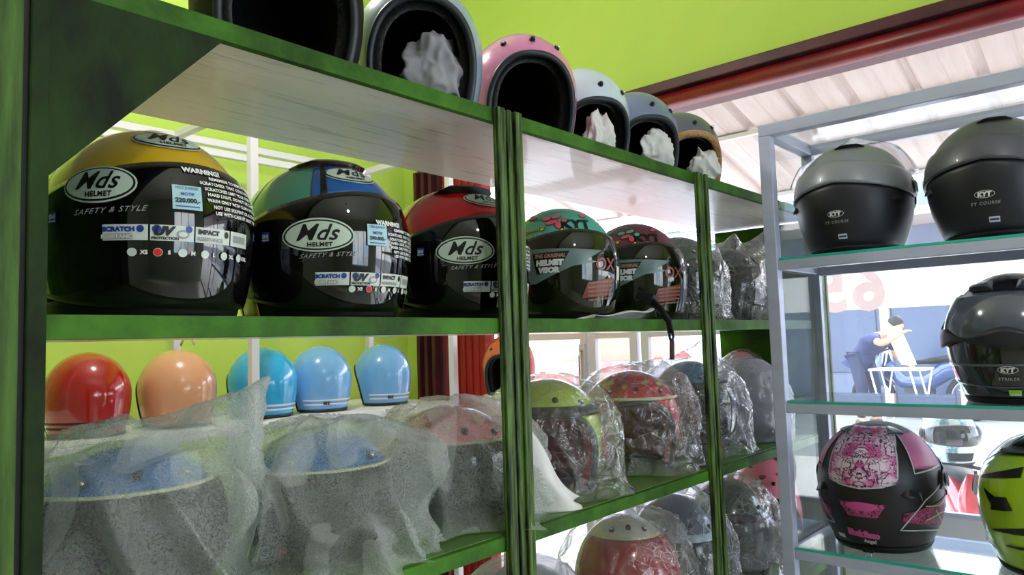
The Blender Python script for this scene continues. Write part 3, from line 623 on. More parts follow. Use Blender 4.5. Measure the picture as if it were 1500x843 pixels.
PINKI = mat('pink_ink', hexc(232, 90, 120), .5); YELI = mat('yellow_ink', hexc(230, 200, 60), .5); MINTI = mat('mint_ink', hexc(90, 200, 160), .5)
def doodles(c2):
    def ex(t, S, sh):
        mb = MB(); o = .0015
        S.wrap(mb, glyphs('Superstar', .0150, .1, .0009, 1.12), -52, 32, o, INK, 6); S.wrap(mb, glyphs('bright', .0150, .1, .0009, 1.12), -54, 23, o, INK, 6)
        S.wrap(mb, glyphs('Superstar', .0150, .1, .0001, 1.12), -52, 32, o + .0006, YELI, 6); S.wrap(mb, glyphs('bright', .0150, .1, .0001, 1.12), -54, 23, o + .0006, YELI, 6)
        mb.build('doodle_lettering', sh); mb = MB()
        for (a, p_, c, sx, sy, r_) in [(-42, 34, PINKI, .012, .006, 20), (-34, 30, PINKI, .006, .010, 10), (-50, 40, c2, .009, .007, 0), (-36, 42, c2, .010, .006, 30), (-26, 36, c2, .006, .006, 0), (-30, 24, YELI, .003, .003, 0), (-52, 26, YELI, .003, .003, 0), (-14, 24, YELI, .003, .003, 0), (-76, 44, c2, .012, .006, 0), (-95, 34, PINKI, .010, .006, 0), (-88, 50, YELI, .003, .003, 0), (5, 44, PINKI, .009, .006, 30)]:
            S.wrap(mb, ell2(sx + .0015, sy + .0015, 10, 2), a + 12, p_ + 6, o, INK, r_); S.wrap(mb, ell2(sx, sy, 10, 2), a + 12, p_ + 6, o + .0006, c, r_)
        mb.build('pattern_print', sh); mb = MB()
        S.wrap(mb, glyphs('KYT', .034, .15, .0020, 1), 0, 37, o, INK); mb.build('brand_print', sh)
    return ex
def film(t, S, vz):
    o = .0092; mb = MB()
    S.wrap(mb, quad2([(-.060, -.040), (-.048, -.040), (.085, .020), (-.070, .026)], 16, 8), -21, -2, o, GREYTRI)
    S.wrap(mb, quad2([(-.01, -.014), (.0, -.012), (.072, .000), (.03, .008)], 8, 4), -21, -2, o + .0002, GREYTRI)
    S.wrap(mb, quad2([(-.044, -.022), (-.008, -.018), (.018, .019), (-.052, .017)], 8, 6), -21, -2, o + .0006, INK)
    S.wrap(mb, glyphs('THE ORIGINAL', .0085, .3, .0004, 1), -21, -2, o + .0014, mat('tan_ink', hexc(170, 130, 110), .4), du=-.018, dv=.012)
    S.wrap(mb, glyphs('HELMET', .0135, .12, .0012, 1), -21, -2, o + .0014, INKW, du=-.019, dv=0); S.wrap(mb, glyphs('VISOR', .0135, .12, .0012, 1), -21, -2, o + .0014, INKW, du=-.021, dv=-.014)
    mb.build('visor_film_sticker', vz); mb = MB()
    S.wrap(mb, quad2([(-.030, -.024), (.030, -.020), (.045, .018), (-.018, .006)], 12, 6), 12, -26, o, REDTRI)
    for k in range(5): S.wrap(mb, glyphs('WASH WITH WATER ONLY', .0050, .2, .0002, 1), 19, -22 - k * 4.2, o + .0006, mat('tan_ink', hexc(170, 130, 110), .4), 5)
    mb.build('care_sticker', vz); mb = MB()
    S.wrap(mb, glyphs('OX', .033, .1, .0006, 1), 24, -4, o, mat('copper_ink', hexc(140, 70, 62), .35)); mb.build('visor_lettering', vz)
    mb = MB(); S.wrap(mb, rect2(.014, .028, 3, 4), 44, -12, o, STICKW); mb.build('price_sticker', vz)
t, S, vz, sh = visor_helmet('mint green helmet with doodles, triangular film sticker on its visor, right of the post', (1.290, .98, Zm + .004), R(-34), MINTP, 'kyt', g, doodles(PINKI), visor_m=VISOR_O); film(t, S, vz)
t, S, vz, sh = visor_helmet('maroon doodle helmet with film sticker on visor, behind the mint green one', (1.592, .98, Zm + .002), R(-40), MAUVE, 'kyt', g, doodles(MINTI), visor_m=VISOR_O); film(t, S, vz)
# hanging strap and buckle of the maroon helmet (rests over the shelf lip)
mb = MB(); X_ = 1.41
mb.tube([(X_ + .02, .875, Zm + .05), (X_ + .01, .84, Zm + .05), (X_, .803, Zm + .020), (X_, .786, Zm - .004), (X_ + .004, .785, Zm - .030)], .0045, BLACK, 8, r2=2.0)
mb.tube([(X_ + .004 + .008 * math.cos(q * PI / 6), .784, Zm - .036 + .008 * math.sin(q * PI / 6)) for q in range(12)], .003, BLACK, 8, closed=True)
mb.tube([(X_ + .004, .783, Zm - .043), (X_, .783, Zm - .085)], .0042, mat('woven_strap', hexc(70, 70, 74), .7, col2=hexc(10, 10, 12), noise_scale=200), 8, r2=1.8)
mb.obox((X_ + .012, .845, Zm + .05), .04, .035, .022, BLACK, Euler((.4, .1, .3)).to_matrix()); st = mb.build('chin_strap', t)
iv = Matrix.Rotation(R(40), 3, 'Z'); st.location = iv @ -Vector(t.location); st.rotation_euler.z = R(40)
# paper under the mint helmet
mb = MB()
def pf(u, v):
    x = 1.175 + .235 * u; y = .815 + .045 * v; z = Zm + .0025 + .034 * (1 - v) ** .5 * max(0, 1 - abs(v - .35)) * (.35 + .9 * u ** 3) * (1 - .3 * math.sin(9 * u)) * (1 if 0 < u < 1 else .2)
    return (x + .01 * math.sin(5 * v), y, z)
mb.shell(pf, lambda u, v: tuple(Vector(pf(u, v)) - Vector((0, 0, .0008))), 30, 10, TISSUE)
tag(mb.build('wrapping_paper'), 'crumpled white wrapping paper along the shelf lip under the mint green helmet', 'paper')

GRN = paint('forest_green_paint', 50, 86, 60); GREYH = paint('grey_paint', 150, 152, 158); DGR = paint('dark_grey_paint', 50, 52, 56)
g3 = 'helmets in clear plastic bags'; gb = 'clear plastic bags over helmets'
retro_helmet('dark green helmet in clear plastic, next to the maroon doodle helmet', (1.85, 1.0, Zm + .01), 0, GRN, g3, visor=VISOR, rx=.108, ry=.12, ht=.118)
bag('plastic_bag', 'clear plastic bag over dark green helmet right of the maroon doodle helmet', 'plastic bag', (1.85, 1.0, Zm + .002), 0, CLEARBAG, gb, rx=.118, ry=.130, ht=.132, seed=3, amp=.010, peaks=[(60, 60, .03, 18)])
retro_helmet('dark grey helmet in a knotted clear bag by the display case post', (2.105, .98, Zm + .01), R(10), DGR, g3, visor=VISOR, rx=.10, ry=.112, ht=.104)
bag('plastic_bag', 'clear plastic bag with a pulled-out corner, at the right of the middle green shelf', 'plastic bag', (2.105, .975, Zm + .002), R(10), CLEARBAG, gb, rx=.115, ry=.126, ht=.118, seed=5, amp=.014, peaks=[(40, 48, .11, 11), (-60, 52, .05, 13)], spread=.03)
retro_helmet('pinkish helmet in a bag against the green end panel, middle shelf', (2.325, 1.035, Zm + .01), R(-10), paint('dusty_pink_paint', 180, 90, 100), g3, rx=.082, ry=.095, ht=.11)
bag('plastic_bag', 'clear plastic bag over the pinkish helmet against the green end panel', 'plastic bag', (2.325, 1.035, Zm + .002), 0, CLEARBAG, gb, rx=.09, ry=.102, ht=.122, seed=6, amp=.008, spread=.0)

# ================================================================== TOP SHELF: open-face helmets facing the room
g = 'open-face helmets lined up on the top shelf'
SILV = mat('silver_blue_paint', hexc(150, 165, 190), .28, coat=.6); PINK = paint('pink_paint', 226, 130, 178); WHT = paint('pale_white_paint', 205, 220, 236)
GSAT = mat('grey_satin_paint', hexc(118, 130, 158), .36, coat=.3, metal=.1); DSAT = mat('dark_grey_satin_paint', hexc(92, 98, 110), .4, coat=.3, metal=.1)
retro_helmet('black open-face helmet cut off by the top edge of the photo', (.590, .955, Zt + .010), R(-22), BLACKM, g, rx=.124, ry=.13, ht=.14, brow=26)
retro_helmet('silver blue open-face helmet on the top shelf stuffed with tissue', (.868, .96, Zt + .010), R(-36), SILV, g, brow=30)
retro_helmet('pink open-face helmet with black edge trim on the top shelf', (1.162, .97, Zt + .010), R(-34), PINK, g, brow=24)
retro_helmet('white open-face helmet just right of the pink one on the top shelf', (1.395, .985, Zt + .010), R(-30), WHT, g, brow=8, rx=.112, ry=.125, ht=.122)
retro_helmet('grey satin open-face helmet with black trim, right of the white one', (1.618, .98, Zt + .010), R(-32), GSAT, g, brow=12, rx=.110, ry=.124, ht=.118)
retro_helmet('dark grey open-face helmet with tan braided trim, last on the top shelf', (1.845, .975, Zt + .010), R(-36), DSAT, g, brow=14, trim_m=TAN, rx=.110, ry=.122, ht=.114)
gt = 'white tissue stuffed into helmets'
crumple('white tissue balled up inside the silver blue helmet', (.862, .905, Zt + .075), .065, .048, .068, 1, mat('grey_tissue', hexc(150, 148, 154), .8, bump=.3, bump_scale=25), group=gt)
crumple('white tissue sticking out of the white open-face helmet', (1.345, .90, Zt + .055), .04, .03, .062, 2, group=gt)
crumple('white tissue sticking out of the grey satin helmet', (1.585, .895, Zt + .06), .055, .035, .06, 3, group=gt)
crumple('white tissue packed in the tan trimmed helmet', (1.80, .880, Zt + .05), .05, .04, .065, 4, group=gt)

# ================================================================== THIRD SHELF: bagged helmets
SVIS = mat('rough_dark_visor', hexc(18, 16, 20), .38)  # roughened finish that keeps bright window reflections off the bagged visors
BB = paint('child_blue_paint', 36, 104, 172); LIMEP = paint('lime_paint', 176, 200, 60); REDK = paint('bright_red_paint', 196, 30, 52); PK = paint('child_pink_paint', 226, 130, 150)
CREAM = mat('cream_piping', hexc(214, 216, 170), .5); TEALK = paint('teal_blue_paint', 30, 110, 140)
gc = 'helmets wrapped in white cloth bags'; gcb = 'translucent white cloth bags on the third shelf'
def specks(cols):
    def mk(t, S, sh):
        rnd = random.Random(4); mb = MB()
        for k in range(26): S.wrap(mb, ell2(.006 + .004 * rnd.random(), .006, 8, 1), rnd.uniform(-150, 150), rnd.uniform(38, 72), .0015, rnd.choice(cols), rnd.uniform(0, 90))
        mb.build('pattern_print', sh)
    return mk
retro_helmet('blue helmet with cream brim line inside the leftmost cloth bag', (.385, .985, Z3 + .008), R(-12), BB, gc, peak=CREAM, brow=24, lining_m=REDLIN, visor=SVIS, zb=.094, rx=.112, ry=.125, ht=.096)
bag('cloth_bag', 'translucent white cloth bag with a tall raised corner, leftmost on the third shelf', 'cloth bag', (.385, .985, Z3 + .002), 0, CLOTHBAG, gcb, rx=.131, ry=.147, ht=.112, zb=.096, fine=.05, seed=1, amp=.030, peaks=[(75, 46, .12, 15), (-30, 75, .015, 20)], spread=.03, freq=2.6)
retro_helmet('blue helmet with red lining inside the second cloth bag', (.668, .985, Z3 + .008), R(-20), BB, gc, peak=CREAM, brow=20, lining_m=REDLIN, visor=SVIS, zb=.090, rx=.112, ry=.125, ht=.086)
bag('cloth_bag', 'translucent white cloth bag in the middle of three, hanging over the shelf lip', 'cloth bag', (.668, .985, Z3 + .002), 0, CLOTHBAG, gcb, rx=.131, ry=.147, ht=.100, zb=.092, fine=.05, seed=2, amp=.032, peaks=[(58, 18, .05, 17), (-40, -30, .03, 25)], spread=.035, freq=2.6)
retro_helmet('pink patterned helmet inside the third cloth bag', (.950, .985, Z3 + .008), R(-30), PK, gc, peak=CREAM, brow=20, lining_m=LINING, visor=VISOR, rx=.114, ry=.127, ht=.092, zb=.094, mark=specks([REDK, LIMEP, PINKI]))
bag('cloth_bag', 'translucent white cloth bag over a pink helmet, left of the fluted post', 'cloth bag', (.950, .985, Z3 + .002), 0, CLOTHBAG, gcb, rx=.132, ry=.148, ht=.106, zb=.096, fine=.05, seed=8, amp=.028, peaks=[(80, -40, .05, 25), (-20, 78, .012, 12)], spread=.03, freq=2.6)
retro_helmet('lime helmet with red lining in clear plastic, right of the first fluted post', (1.235, .985, Z3 + .008), R(-42), LIMEP, g3, lining_m=REDLIN, peak=BLACK, brow=22, rx=.112, ry=.125, ht=.108)
bag('plastic_bag', 'crinkled clear plastic bag over the lime helmet', 'plastic bag', (1.235, .98, Z3 + .002), 0, CLEARBAG, gb, rx=.122, ry=.134, ht=.119, seed=9, amp=.016, spread=.025, peaks=[(75, 10, .02, 20)])
retro_helmet('glossy red helmet with red and black lining in clear plastic, third shelf', (1.560, .985, Z3 + .008), R(-50), REDK, g3, lining_m=REDLIN, peak=CREAM, brow=22, rx=.118, ry=.132, ht=.110, mark=specks([LIMEP, YEL, BLACK]))
bag('plastic_bag', 'crinkled clear plastic bag over the glossy red helmet on the third shelf', 'plastic bag', (1.560, .982, Z3 + .002), 0, CLEARBAG, gb, rx=.128, ry=.142, ht=.122, seed=10, amp=.016, spread=.02, peaks=[(60, 60, .03, 14), (20, 40, .015, 20)])
retro_helmet('teal and black helmet in clear plastic, behind the second fluted post', (1.86, .985, Z3 + .008), R(-45), TEALK, g3, lining_m=REDLIN, peak=BLACK, brow=24, rx=.112, ry=.125, ht=.122, visor=VISOR)
bag('plastic_bag', 'loose clear plastic bag over the teal and black helmet', 'plastic bag', (1.86, .98, Z3 + .002), 0, CLEARBAG, gb, rx=.124, ry=.138, ht=.135, seed=11, amp=.016, spread=.02, peaks=[(-40, 62, .07, 16)])
retro_helmet('grey helmet in a milky bag at the right end of the third shelf', (2.145, .955, Z3 + .008), R(-50), GREYH, g3, rx=.108, ry=.118, ht=.112, visor=GREYH)
bag('plastic_bag', 'milky grey plastic bag over the grey helmet at the right end of the third shelf', 'plastic bag', (2.145, .955, Z3 + .002), 0, GREYBAG, gb, rx=.118, ry=.128, ht=.122, seed=12, amp=.010, spread=.0, peaks=[])
retro_helmet('pink and blue helmet behind the grey bagged one, against the end panel', (2.335, 1.04, Z3 + .008), R(-50), PK, g3, rx=.074, ry=.09, ht=.135, mark=specks([BB, TEALK]))
bag('plastic_bag', 'clear plastic bag over the pink and blue helmet against the end panel', 'plastic bag', (2.335, 1.04, Z3 + .002), 0, CLEARBAG, gb, rx=.082, ry=.1, ht=.145, seed=13, amp=.006, spread=.0)
# loose white bag tail hanging at the first post
mb = MB()
def tail(u, v):
    x = .985 + .125 * u + .006 * math.sin(7 * v); z = Z3 + .002 + (.165 * (1 - u) ** 1.2 + .02) * v; y = .865 - .05 * u + .012 * math.sin(6 * u + 3 * v)
    return (x, y, z)
mb.shell(tail, lambda u, v: tuple(Vector(tail(u, v)) + Vector((0, .001, 0))), 24, 18, TISSUE); tag(mb.build('wrapping_paper'), 'white wrapping paper spilling out at the foot of the first fluted post', 'paper')

# ================================================================== BOTTOM SHELF
retro_helmet('cream helmet with a red visor in clear plastic on the bottom shelf', (1.47, .96, Z4 + .008), R(-48), mat('cream_white_paint', hexc(206, 206, 190), .3, coat=.5), g3, peak=CREAM, brow=46, rx=.118, ry=.13, ht=.152, visor=mat('red_visor', hexc(150, 14, 24), .15, coat=.6))
bag('plastic_bag', 'crinkled clear plastic bag over the cream helmet with red visor', 'plastic bag', (1.47, .96, Z4 + .002), 0, CLEARBAG, gb, rx=.13, ry=.142, ht=.168, seed=14, amp=.018, peaks=[(50, 45, .03, 18), (-60, 50, .02, 18)])
retro_helmet('pale grey helmet in clear plastic, bottom shelf beside the first post', (1.13, .97, Z4 + .008), R(-40), GREYH, g3, rx=.112, ry=.125, ht=.12, visor=GREYH)
bag('plastic_bag', 'milky plastic bag over the pale grey helmet on the bottom shelf', 'plastic bag', (1.13, .97, Z4 + .002), 0, GREYBAG, gb, rx=.124, ry=.137, ht=.135, seed=15, amp=.014)
retro_helmet('slate blue helmet in clear plastic, behind the cream one on the bottom shelf', (1.745, .985, Z4 + .008), R(-40), paint('slate_paint', 96, 106, 130), g3, rx=.116, ry=.13, ht=.15, peak=WHT, visor=DGR)
bag('plastic_bag', 'tall clear plastic bag over the slate blue helmet on the bottom shelf', 'plastic bag', (1.745, .985, Z4 + .002), 0, CLEARBAG, gb, rx=.128, ry=.142, ht=.165, seed=16, amp=.016, peaks=[(-30, 60, .04, 20)])
retro_helmet('dark green helmet in clear plastic, bottom shelf behind the second post', (2.02, .97, Z4 + .008), R(-45), paint('bottle_green_paint', 30, 78, 44), g3, rx=.118, ry=.13, ht=.15, visor=DGR, peak=DGR)
bag('plastic_bag', 'crinkled clear plastic bag over the dark green helmet on the bottom shelf', 'plastic bag', (2.02, .97, Z4 + .002), 0, CLEARBAG, gb, rx=.13, ry=.142, ht=.165, seed=17, amp=.016)
retro_helmet('pink helmet with red berry pattern, last on the bottom shelf', (2.295, .975, Z4 + .008), R(-50), PK, g3, rx=.11, ry=.125, ht=.175, mark=specks([REDK, REDK, GRN, INKW]), lining_m=REDLIN)

# ================================================================== ALUMINIUM DISPLAY CASE (right)
CX0, CX1, CY0, CY1 = 1.80, 2.115, -.62, .728
case = thing('display_case', 'aluminium and glass display case holding full-face helmets, on the right', 'display case', ((CX0 + CX1) / 2, 0, 0))
def LD(mb): cx = (CX0 + CX1) / 2; mb.v = [(x - cx, y, z) for x, y, z in mb.v]; return mb
q = .030; ztop = H + .528
def part(nm, *b, m=ALU, bev=.002): mb = MB(); mb.box(*b, m); return LD(mb).build(nm, case, bev)
for x in (CX0, CX1 - q + .01):
    for y in (CY1 - q, CY0): part('post', x, y, 0, x + q - (.01 if x > 1.9 else 0), y + q, ztop - q)
part('rail', CX0, CY0, ztop - q, CX0 + q, CY1, ztop); part('rail', CX1 - q + .01, CY0, ztop - q, CX1, CY1, ztop)
for y in (CY1 - q, CY0): part('rail', CX0 + q, y, ztop - q, CX1 - q + .01, y + q, ztop)
part('glass_pane', CX0 + q, CY0 + q, ztop - .012, CX1 - q, CY1 - q, ztop - .008, m=GLASS, bev=0)
part('glass_pane', CX0 + q, CY1 - .014, .35, CX1 - q + .01, CY1 - .010, ztop - q, m=GLASS, bev=0)
part('glass_pane', CX1 - .012, CY0 + q, .35, CX1 - .008, CY1 - q, ztop - q, m=GLASS, bev=0)
part('base_panel', CX0 + .008, CY0 + q, .08, CX0 + .014, CY1 - q, .35, m=WHITE_BOARD)
SZ = [H + .190, H - .158, H - .505]
for z in SZ:
    part('rail', CX0 + .002, CY0 + q, z - .030, CX0 + .022, CY1 - q, z - .006)
    part('rail', CX1 - .02, CY0 + q, z - .030, CX1 - .003, CY1 - q, z - .006)
    part('rail', CX0 + .022, CY1 - .027, z - .026, CX1 - .02, CY1 - .015, z - .006)
    mb = MB(); mb.box(CX0 + .004, CY0 + .034, z - .006, CX1 - .022, CY1 - .034, z, GLASS_SH); mb.box(CX0 + .002, CY0 + .034, z - .006, CX0 + .004, CY1 - .034, z, GLEDGE); LD(mb).build('glass_shelf', case)
part('rail', CX0 + .002, CY0 + q, .35, CX0 + .022, CY1 - q, .375)

g = 'full-face helmets with backs turned on the glass shelves'
SATIN = mat('satin_grey_paint', hexc(136, 138, 146), .36, metal=.1, coat=.2); SATIN_D = mat('satin_charcoal_paint', hexc(84, 82, 92), .4, metal=.1, coat=.15); DARKS = mat('charcoal_satin_paint', hexc(30, 30, 38), .45)
def kyt_mark(t, S, sh, txt, az=180, phi=-22, w_=1):
    mb = MB(); S.wrap(mb, ell2(.019, .0078), az, phi, .0022, INKW); S.wrap(mb, ell2(.0178, .0068), az, phi, .0027, DARKS); S.wrap(mb, glyphs('KYT', .0125, .15, .0009, 1.1), az, phi, .0034, INKW)
    S.wrap(mb, glyphs(txt, .0085, .2, .0003, 1.3), az, phi - 8, .0034, INKG); mb.build('brand_print', sh)
def kyt(lower, st):
    def d(t, S, sh):
        lip = lambda a: -4 + 15 * (1 - abs(180 - a) / 95) ** .8 if abs(180 - a) < 95 else -4
        mb = MB(); S.patch(mb, 85, 275, lambda a: -55, lambda a: lip(a), .0015, .001, lower, 50, 10); mb.build('lower_rear_panel', sh)
        mb = MB(); S.patch(mb, 88, 272, lambda a: lip(a) - 1.5, lambda a: lip(a) + 22, .0065, .006, sh.data.materials[0], 50, 8); mb.build('spoiler_lip', t)
        vent(t, S, 196, 60, .06, .022, BLACKM, 'crown_vent', off=.006)
        vent(t, S, 120, -8, .03, .014, BLACKM, 'side_vent'); vent(t, S, 240, -8, .03, .014, BLACKM, 'side_vent')
        kyt_mark(t, S, sh, 'TT COURSE')
        mb = MB(); S.wrap(mb, rect2(.022, .011), 184 + st, -45, .0025, INKW); S.wrap(mb, rect2(.018, .004), 184 + st, -45, .0031, INKB); mb.build('standard_mark_sticker', sh)
    return d
full_helmet('satin grey full-face helmet with clear visor raised, left on the top glass shelf', (1.948, .553, SZ[0] + .004), R(90), SATIN, g, decorate=kyt(DARKS, 0), clear=True)
full_helmet('satin charcoal full-face helmet, second on the top glass shelf', (1.948, .255, SZ[0] + .004), R(90), SATIN_D, g, decorate=kyt(DARKS, 2))
GBLK = mat('glossy_black_paint', hexc(34, 34, 42), .10, coat=1, metal=.3); SMK = mat('smoke_grey_plastic', hexc(78, 84, 98), .15, coat=1)
def striker(t, S, sh):
    mb = MB(); S.patch(mb, 118, 242, lambda a: 2 + 5 * math.cos(R(a * 6)), lambda a: 40, .008, .004, SMK, 50, 10); mb.build('rear_spoiler', t)
    mb = MB(); S.patch(mb, 100, 260, lambda a: -6 + 3 * math.cos(R(a * 5)), lambda a: 4 + 4 * math.cos(R(a * 6)), .011, .004, DARKS, 50, 4); mb.build('spoiler_lip', t)
    vent(t, S, 150, 52, .05, .03, SMK, 'crown_vent', off=.012); vent(t, S, 210, 52, .05, .03, SMK, 'crown_vent', off=.012); vent(t, S, 108, 4, .05, .03, SMK, 'side_vent'); vent(t, S, 252, 4, .05, .03, SMK, 'side_vent')
    kyt_mark(t, S, sh, 'STRIKER', phi=-29); mb = MB(); S.patch(mb, 95, 265, -26, -24, .002, .001, SMK, 40, 1); S.patch(mb, 95, 265, lambda a: -38 - 8 * math.cos(R((a - 180) * .9)), lambda a: -36.5 - 8 * math.cos(R((a - 180) * .9)), .002, .001, SMK, 40, 1); mb.build('pinstripe', sh)
    mb = MB(); S.wrap(mb, rect2(.026, .012), 184, -50, .0025, mat('lime_sticker', hexc(150, 220, 40), .4)); S.wrap(mb, rect2(.022, .004), 184, -50, .0031, INKW, dv=-.003); mb.build('standard_mark_sticker', sh)
full_helmet('glossy black full-face helmet alone on the middle glass shelf', (1.948, .240, SZ[1] + .004), R(90), GBLK, g, decorate=striker)

# pink flower-pattern helmet
def lace(name, c1, c2, c3, scale=26):
    m = mat(name, c1, .4); nt = m.node_tree; n = nt.nodes; l = nt.links; b = n['Principled BSDF']
    if 'lace' in n: return m
    t_ = n.new('ShaderNodeTexCoord'); t_.name = 'lace'; sp = n.new('ShaderNodeSeparateXYZ'); l.new(t_.outputs['Object'], sp.inputs[0]); ab = n.new('ShaderNodeMath'); ab.operation = 'ABSOLUTE'; l.new(sp.outputs[0], ab.inputs[0])
    cb = n.new('ShaderNodeCombineXYZ'); l.new(ab.outputs[0], cb.inputs[0]); l.new(sp.outputs[1], cb.inputs[1]); l.new(sp.outputs[2], cb.inputs[2])
    v = n.new('ShaderNodeTexVoronoi'); v.feature = 'DISTANCE_TO_EDGE'; v.inputs['Scale'].default_value = scale * 2.6
    nz_ = n.new('ShaderNodeTexNoise'); nz_.inputs['Scale'].default_value = scale; nz_.inputs['Detail'].default_value = 4; l.new(cb.outputs[0], nz_.inputs['Vector'])
    mxv = n.new('ShaderNodeMix'); mxv.data_type = 'RGBA'; mxv.inputs[0].default_value = .08; l.new(cb.outputs[0], mxv.inputs[6]); l.new(nz_.outputs['Color'], mxv.inputs[7]); l.new(mxv.outputs[2], v.inputs['Vector'])
    r1 = n.new('ShaderNodeValToRGB'); r1.color_ramp.elements[0].position = .42; r1.color_ramp.elements[1].position = .56; r1.color_ramp.elements[0].color = c1; r1.color_ramp.elements[1].color = c3; l.new(nz_.outputs['Fac'], r1.inputs[0])
    r2 = n.new('ShaderNodeValToRGB'); r2.color_ramp.elements[0].position = .03; r2.color_ramp.elements[1].position = .09; r2.color_ramp.elements[0].color = (1, 1, 1, 1); r2.color_ramp.elements[1].color = (0, 0, 0, 1); l.new(v.outputs['Distance'], r2.inputs[0])
    mm = n.new('ShaderNodeMix'); mm.data_type = 'RGBA'; l.new(r2.outputs[0], mm.inputs[0]); l.new(r1.outputs[0], mm.inputs[6]); mm.inputs[7].default_value = c2; l.new(mm.outputs[2], b.inputs['Base Color'])
    return m
LACE = lace('pink_lace_print', hexc(214, 92, 160), hexc(44, 20, 60), hexc(232, 205, 228)); LACED = lace('dark_pink_lace_print', hexc(150, 40, 90), hexc(30, 14, 30), hexc(190, 70, 130), 30); PNKI = mat('orchid_paint', hexc(205, 80, 150), .4)
MBLK = mat('black_matt_paint', hexc(26, 20, 28), .45); SILI = mat('silver_ink', hexc(196, 196, 204), .35)
def band(S, mb, pts, m, off=.0022, wd=.0016):
    """painted pinstripe along (az, phi) points"""
    vs = []; fs = []; P = []
    for k in range(len(pts) - 1):
        for j in range(8): u = j / 8; P.append((pts[k][0] * (1 - u) + pts[k + 1][0] * u, pts[k][1] * (1 - u) + pts[k + 1][1] * u))
    P.append(pts[-1]); n_ = len(P)
    for i, (a, p_) in enumerate(P):
        q0, q1 = S.p(*P[max(i - 1, 0)]), S.p(*P[min(i + 1, n_ - 1)]); tt = (q1 - q0).normalized(); c_ = S.p(a, p_, off); nn = (S.p(a, p_, .01) - S.p(a, p_)).normalized(); sd_ = tt.cross(nn) * wd; vs += [c_ - sd_, c_ + sd_]
    fs = [(2 * i, 2 * i + 1, 2 * i + 3, 2 * i + 2) for i in range(n_ - 1)]; mb.add(vs, fs, m)
def pinkd(t, S, sh):
    wdt = lambda v: 30 + 26 * v
    mb = MB()
    def pl(off):
        def f(u, v): ph = 8 + 62 * v; hw = 33 + 20 * max(0, v) ** 2; return S.p(180 + (u * 2 - 1) * hw, ph - (5 * (1 - abs(u * 2 - 1) ** 2) if v < 1 else 0) * (1 - v), off)
        return f
    mb.shell(pl(.0020), pl(.0005), 24, 20, LACE); mb.build('crown_graphic', sh)
    mb = MB(); band(S, mb, [(180 - 53, 70), (180 - 38, 40), (180 - 33, 12), (180 - 20, 5), (180, 3), (180 + 20, 5), (180 + 33, 12), (180 + 38, 40), (180 + 53, 70)], SILI)
    mb.build('pinstripe', sh)
    mb = MB()
    S.wrap(mb, quad2([(-.032, -.017), (.032, -.017), (.052, .014), (-.052, .014)], 14, 6), 180, -17, .002, LACED); S.wrap(mb, ell2(.034, .010), 180, -14, .0026, PNKI); mb.build('rear_graphic', sh)
    for sg in (-1, 1):
        mb = MB(); c0 = 180 + sg * 62
        def sd2(off, y0, y1, a0, a1, taper_):
            return lambda u, v: S.p(180 + sg * (a0 + (a1 - a0) * u), (y0 + (y1 - y0) * v) * 1 + taper_ * (1 - u) * (1 - 2 * v), off)
        mb.shell(sd2(.002, -40, -8, 36, 100, 12), sd2(.0006, -40, -8, 36, 100, 12), 18, 10, LACED); mb.build('side_graphic', sh)
        mb = MB(); mb.shell(sd2(.002, 18, 58, 50, 92, 2), sd2(.0006, 18, 58, 50, 92, 2), 14, 12, mat('faded_pink_paint', hexc(205, 110, 160), .4)); mb.build('side_graphic', sh)
        mb = MB(); band(S, mb, [(180 + sg * 100, -44), (180 + sg * 60, -38), (180 + sg * 34, -36), (180 + sg * 45, -22), (180 + sg * 58, -8), (180 + sg * 80, 4)], SILI); band(S, mb, [(180 + sg * 92, 20), (180 + sg * 50, 16), (180 + sg * 51, 58)], SILI)
        LI = mat('lime_tint_ink', hexc(190, 200, 140), .4)
        band(S, mb, [(180 + sg * 96, -10), (180 + sg * 78, -16), (180 + sg * 58, -14)], LI); band(S, mb, [(180 + sg * 100, -26), (180 + sg * 80, -24), (180 + sg * 60, -28)], LI); band(S, mb, [(180 + sg * 98, -38), (180 + sg * 84, -30), (180 + sg * 72, -20)], LI); mb.build('pinstripe', sh)
        vent(t, S, 180 + sg * 46, -2, .05, .018, BLACK, 'rear_vent', rot=-sg * 18, off=.010)
        vent(t, S, 180 + sg * 50, 62, .035, .03, SMK, 'crown_vent', off=.007)
    mb = MB(); S.wrap(mb, glyphs('Black Rose', .018, .1, .0022, .95), 178, -42, .0022, PNKI, -3); S.wrap(mb, glyphs('Angel', .012, 0, .0006, 1.1), 184, -49.5, .0026, SILI, -3); mb.build('model_lettering', sh)
    mb = MB(); S.wrap(mb, rect2(.024, .009), 150, -48, .0022, STICKW); mb.build('standard_mark_sticker', sh)
    mb = MB(); P = Vector((.0, .118, -.003)); mb.obox(P + Vector((0, .004, .004)), .022, .01, .008, BLACK); mb.tube([P + Vector((.006 * math.cos(k * PI / 5), .006, -.006 + .006 * math.sin(k * PI / 5))) for k in range(10)], .002, CHROME, 6, closed=True); mb.build('strap_ring', t)
full_helmet('matt black full-face helmet with pink flower graphics on the lowest visible glass shelf', (1.948, .538, SZ[2] + .010), R(90), MBLK, g, decorate=pinkd, rx=.136, ry=.158, ht=.143, zb=.138)

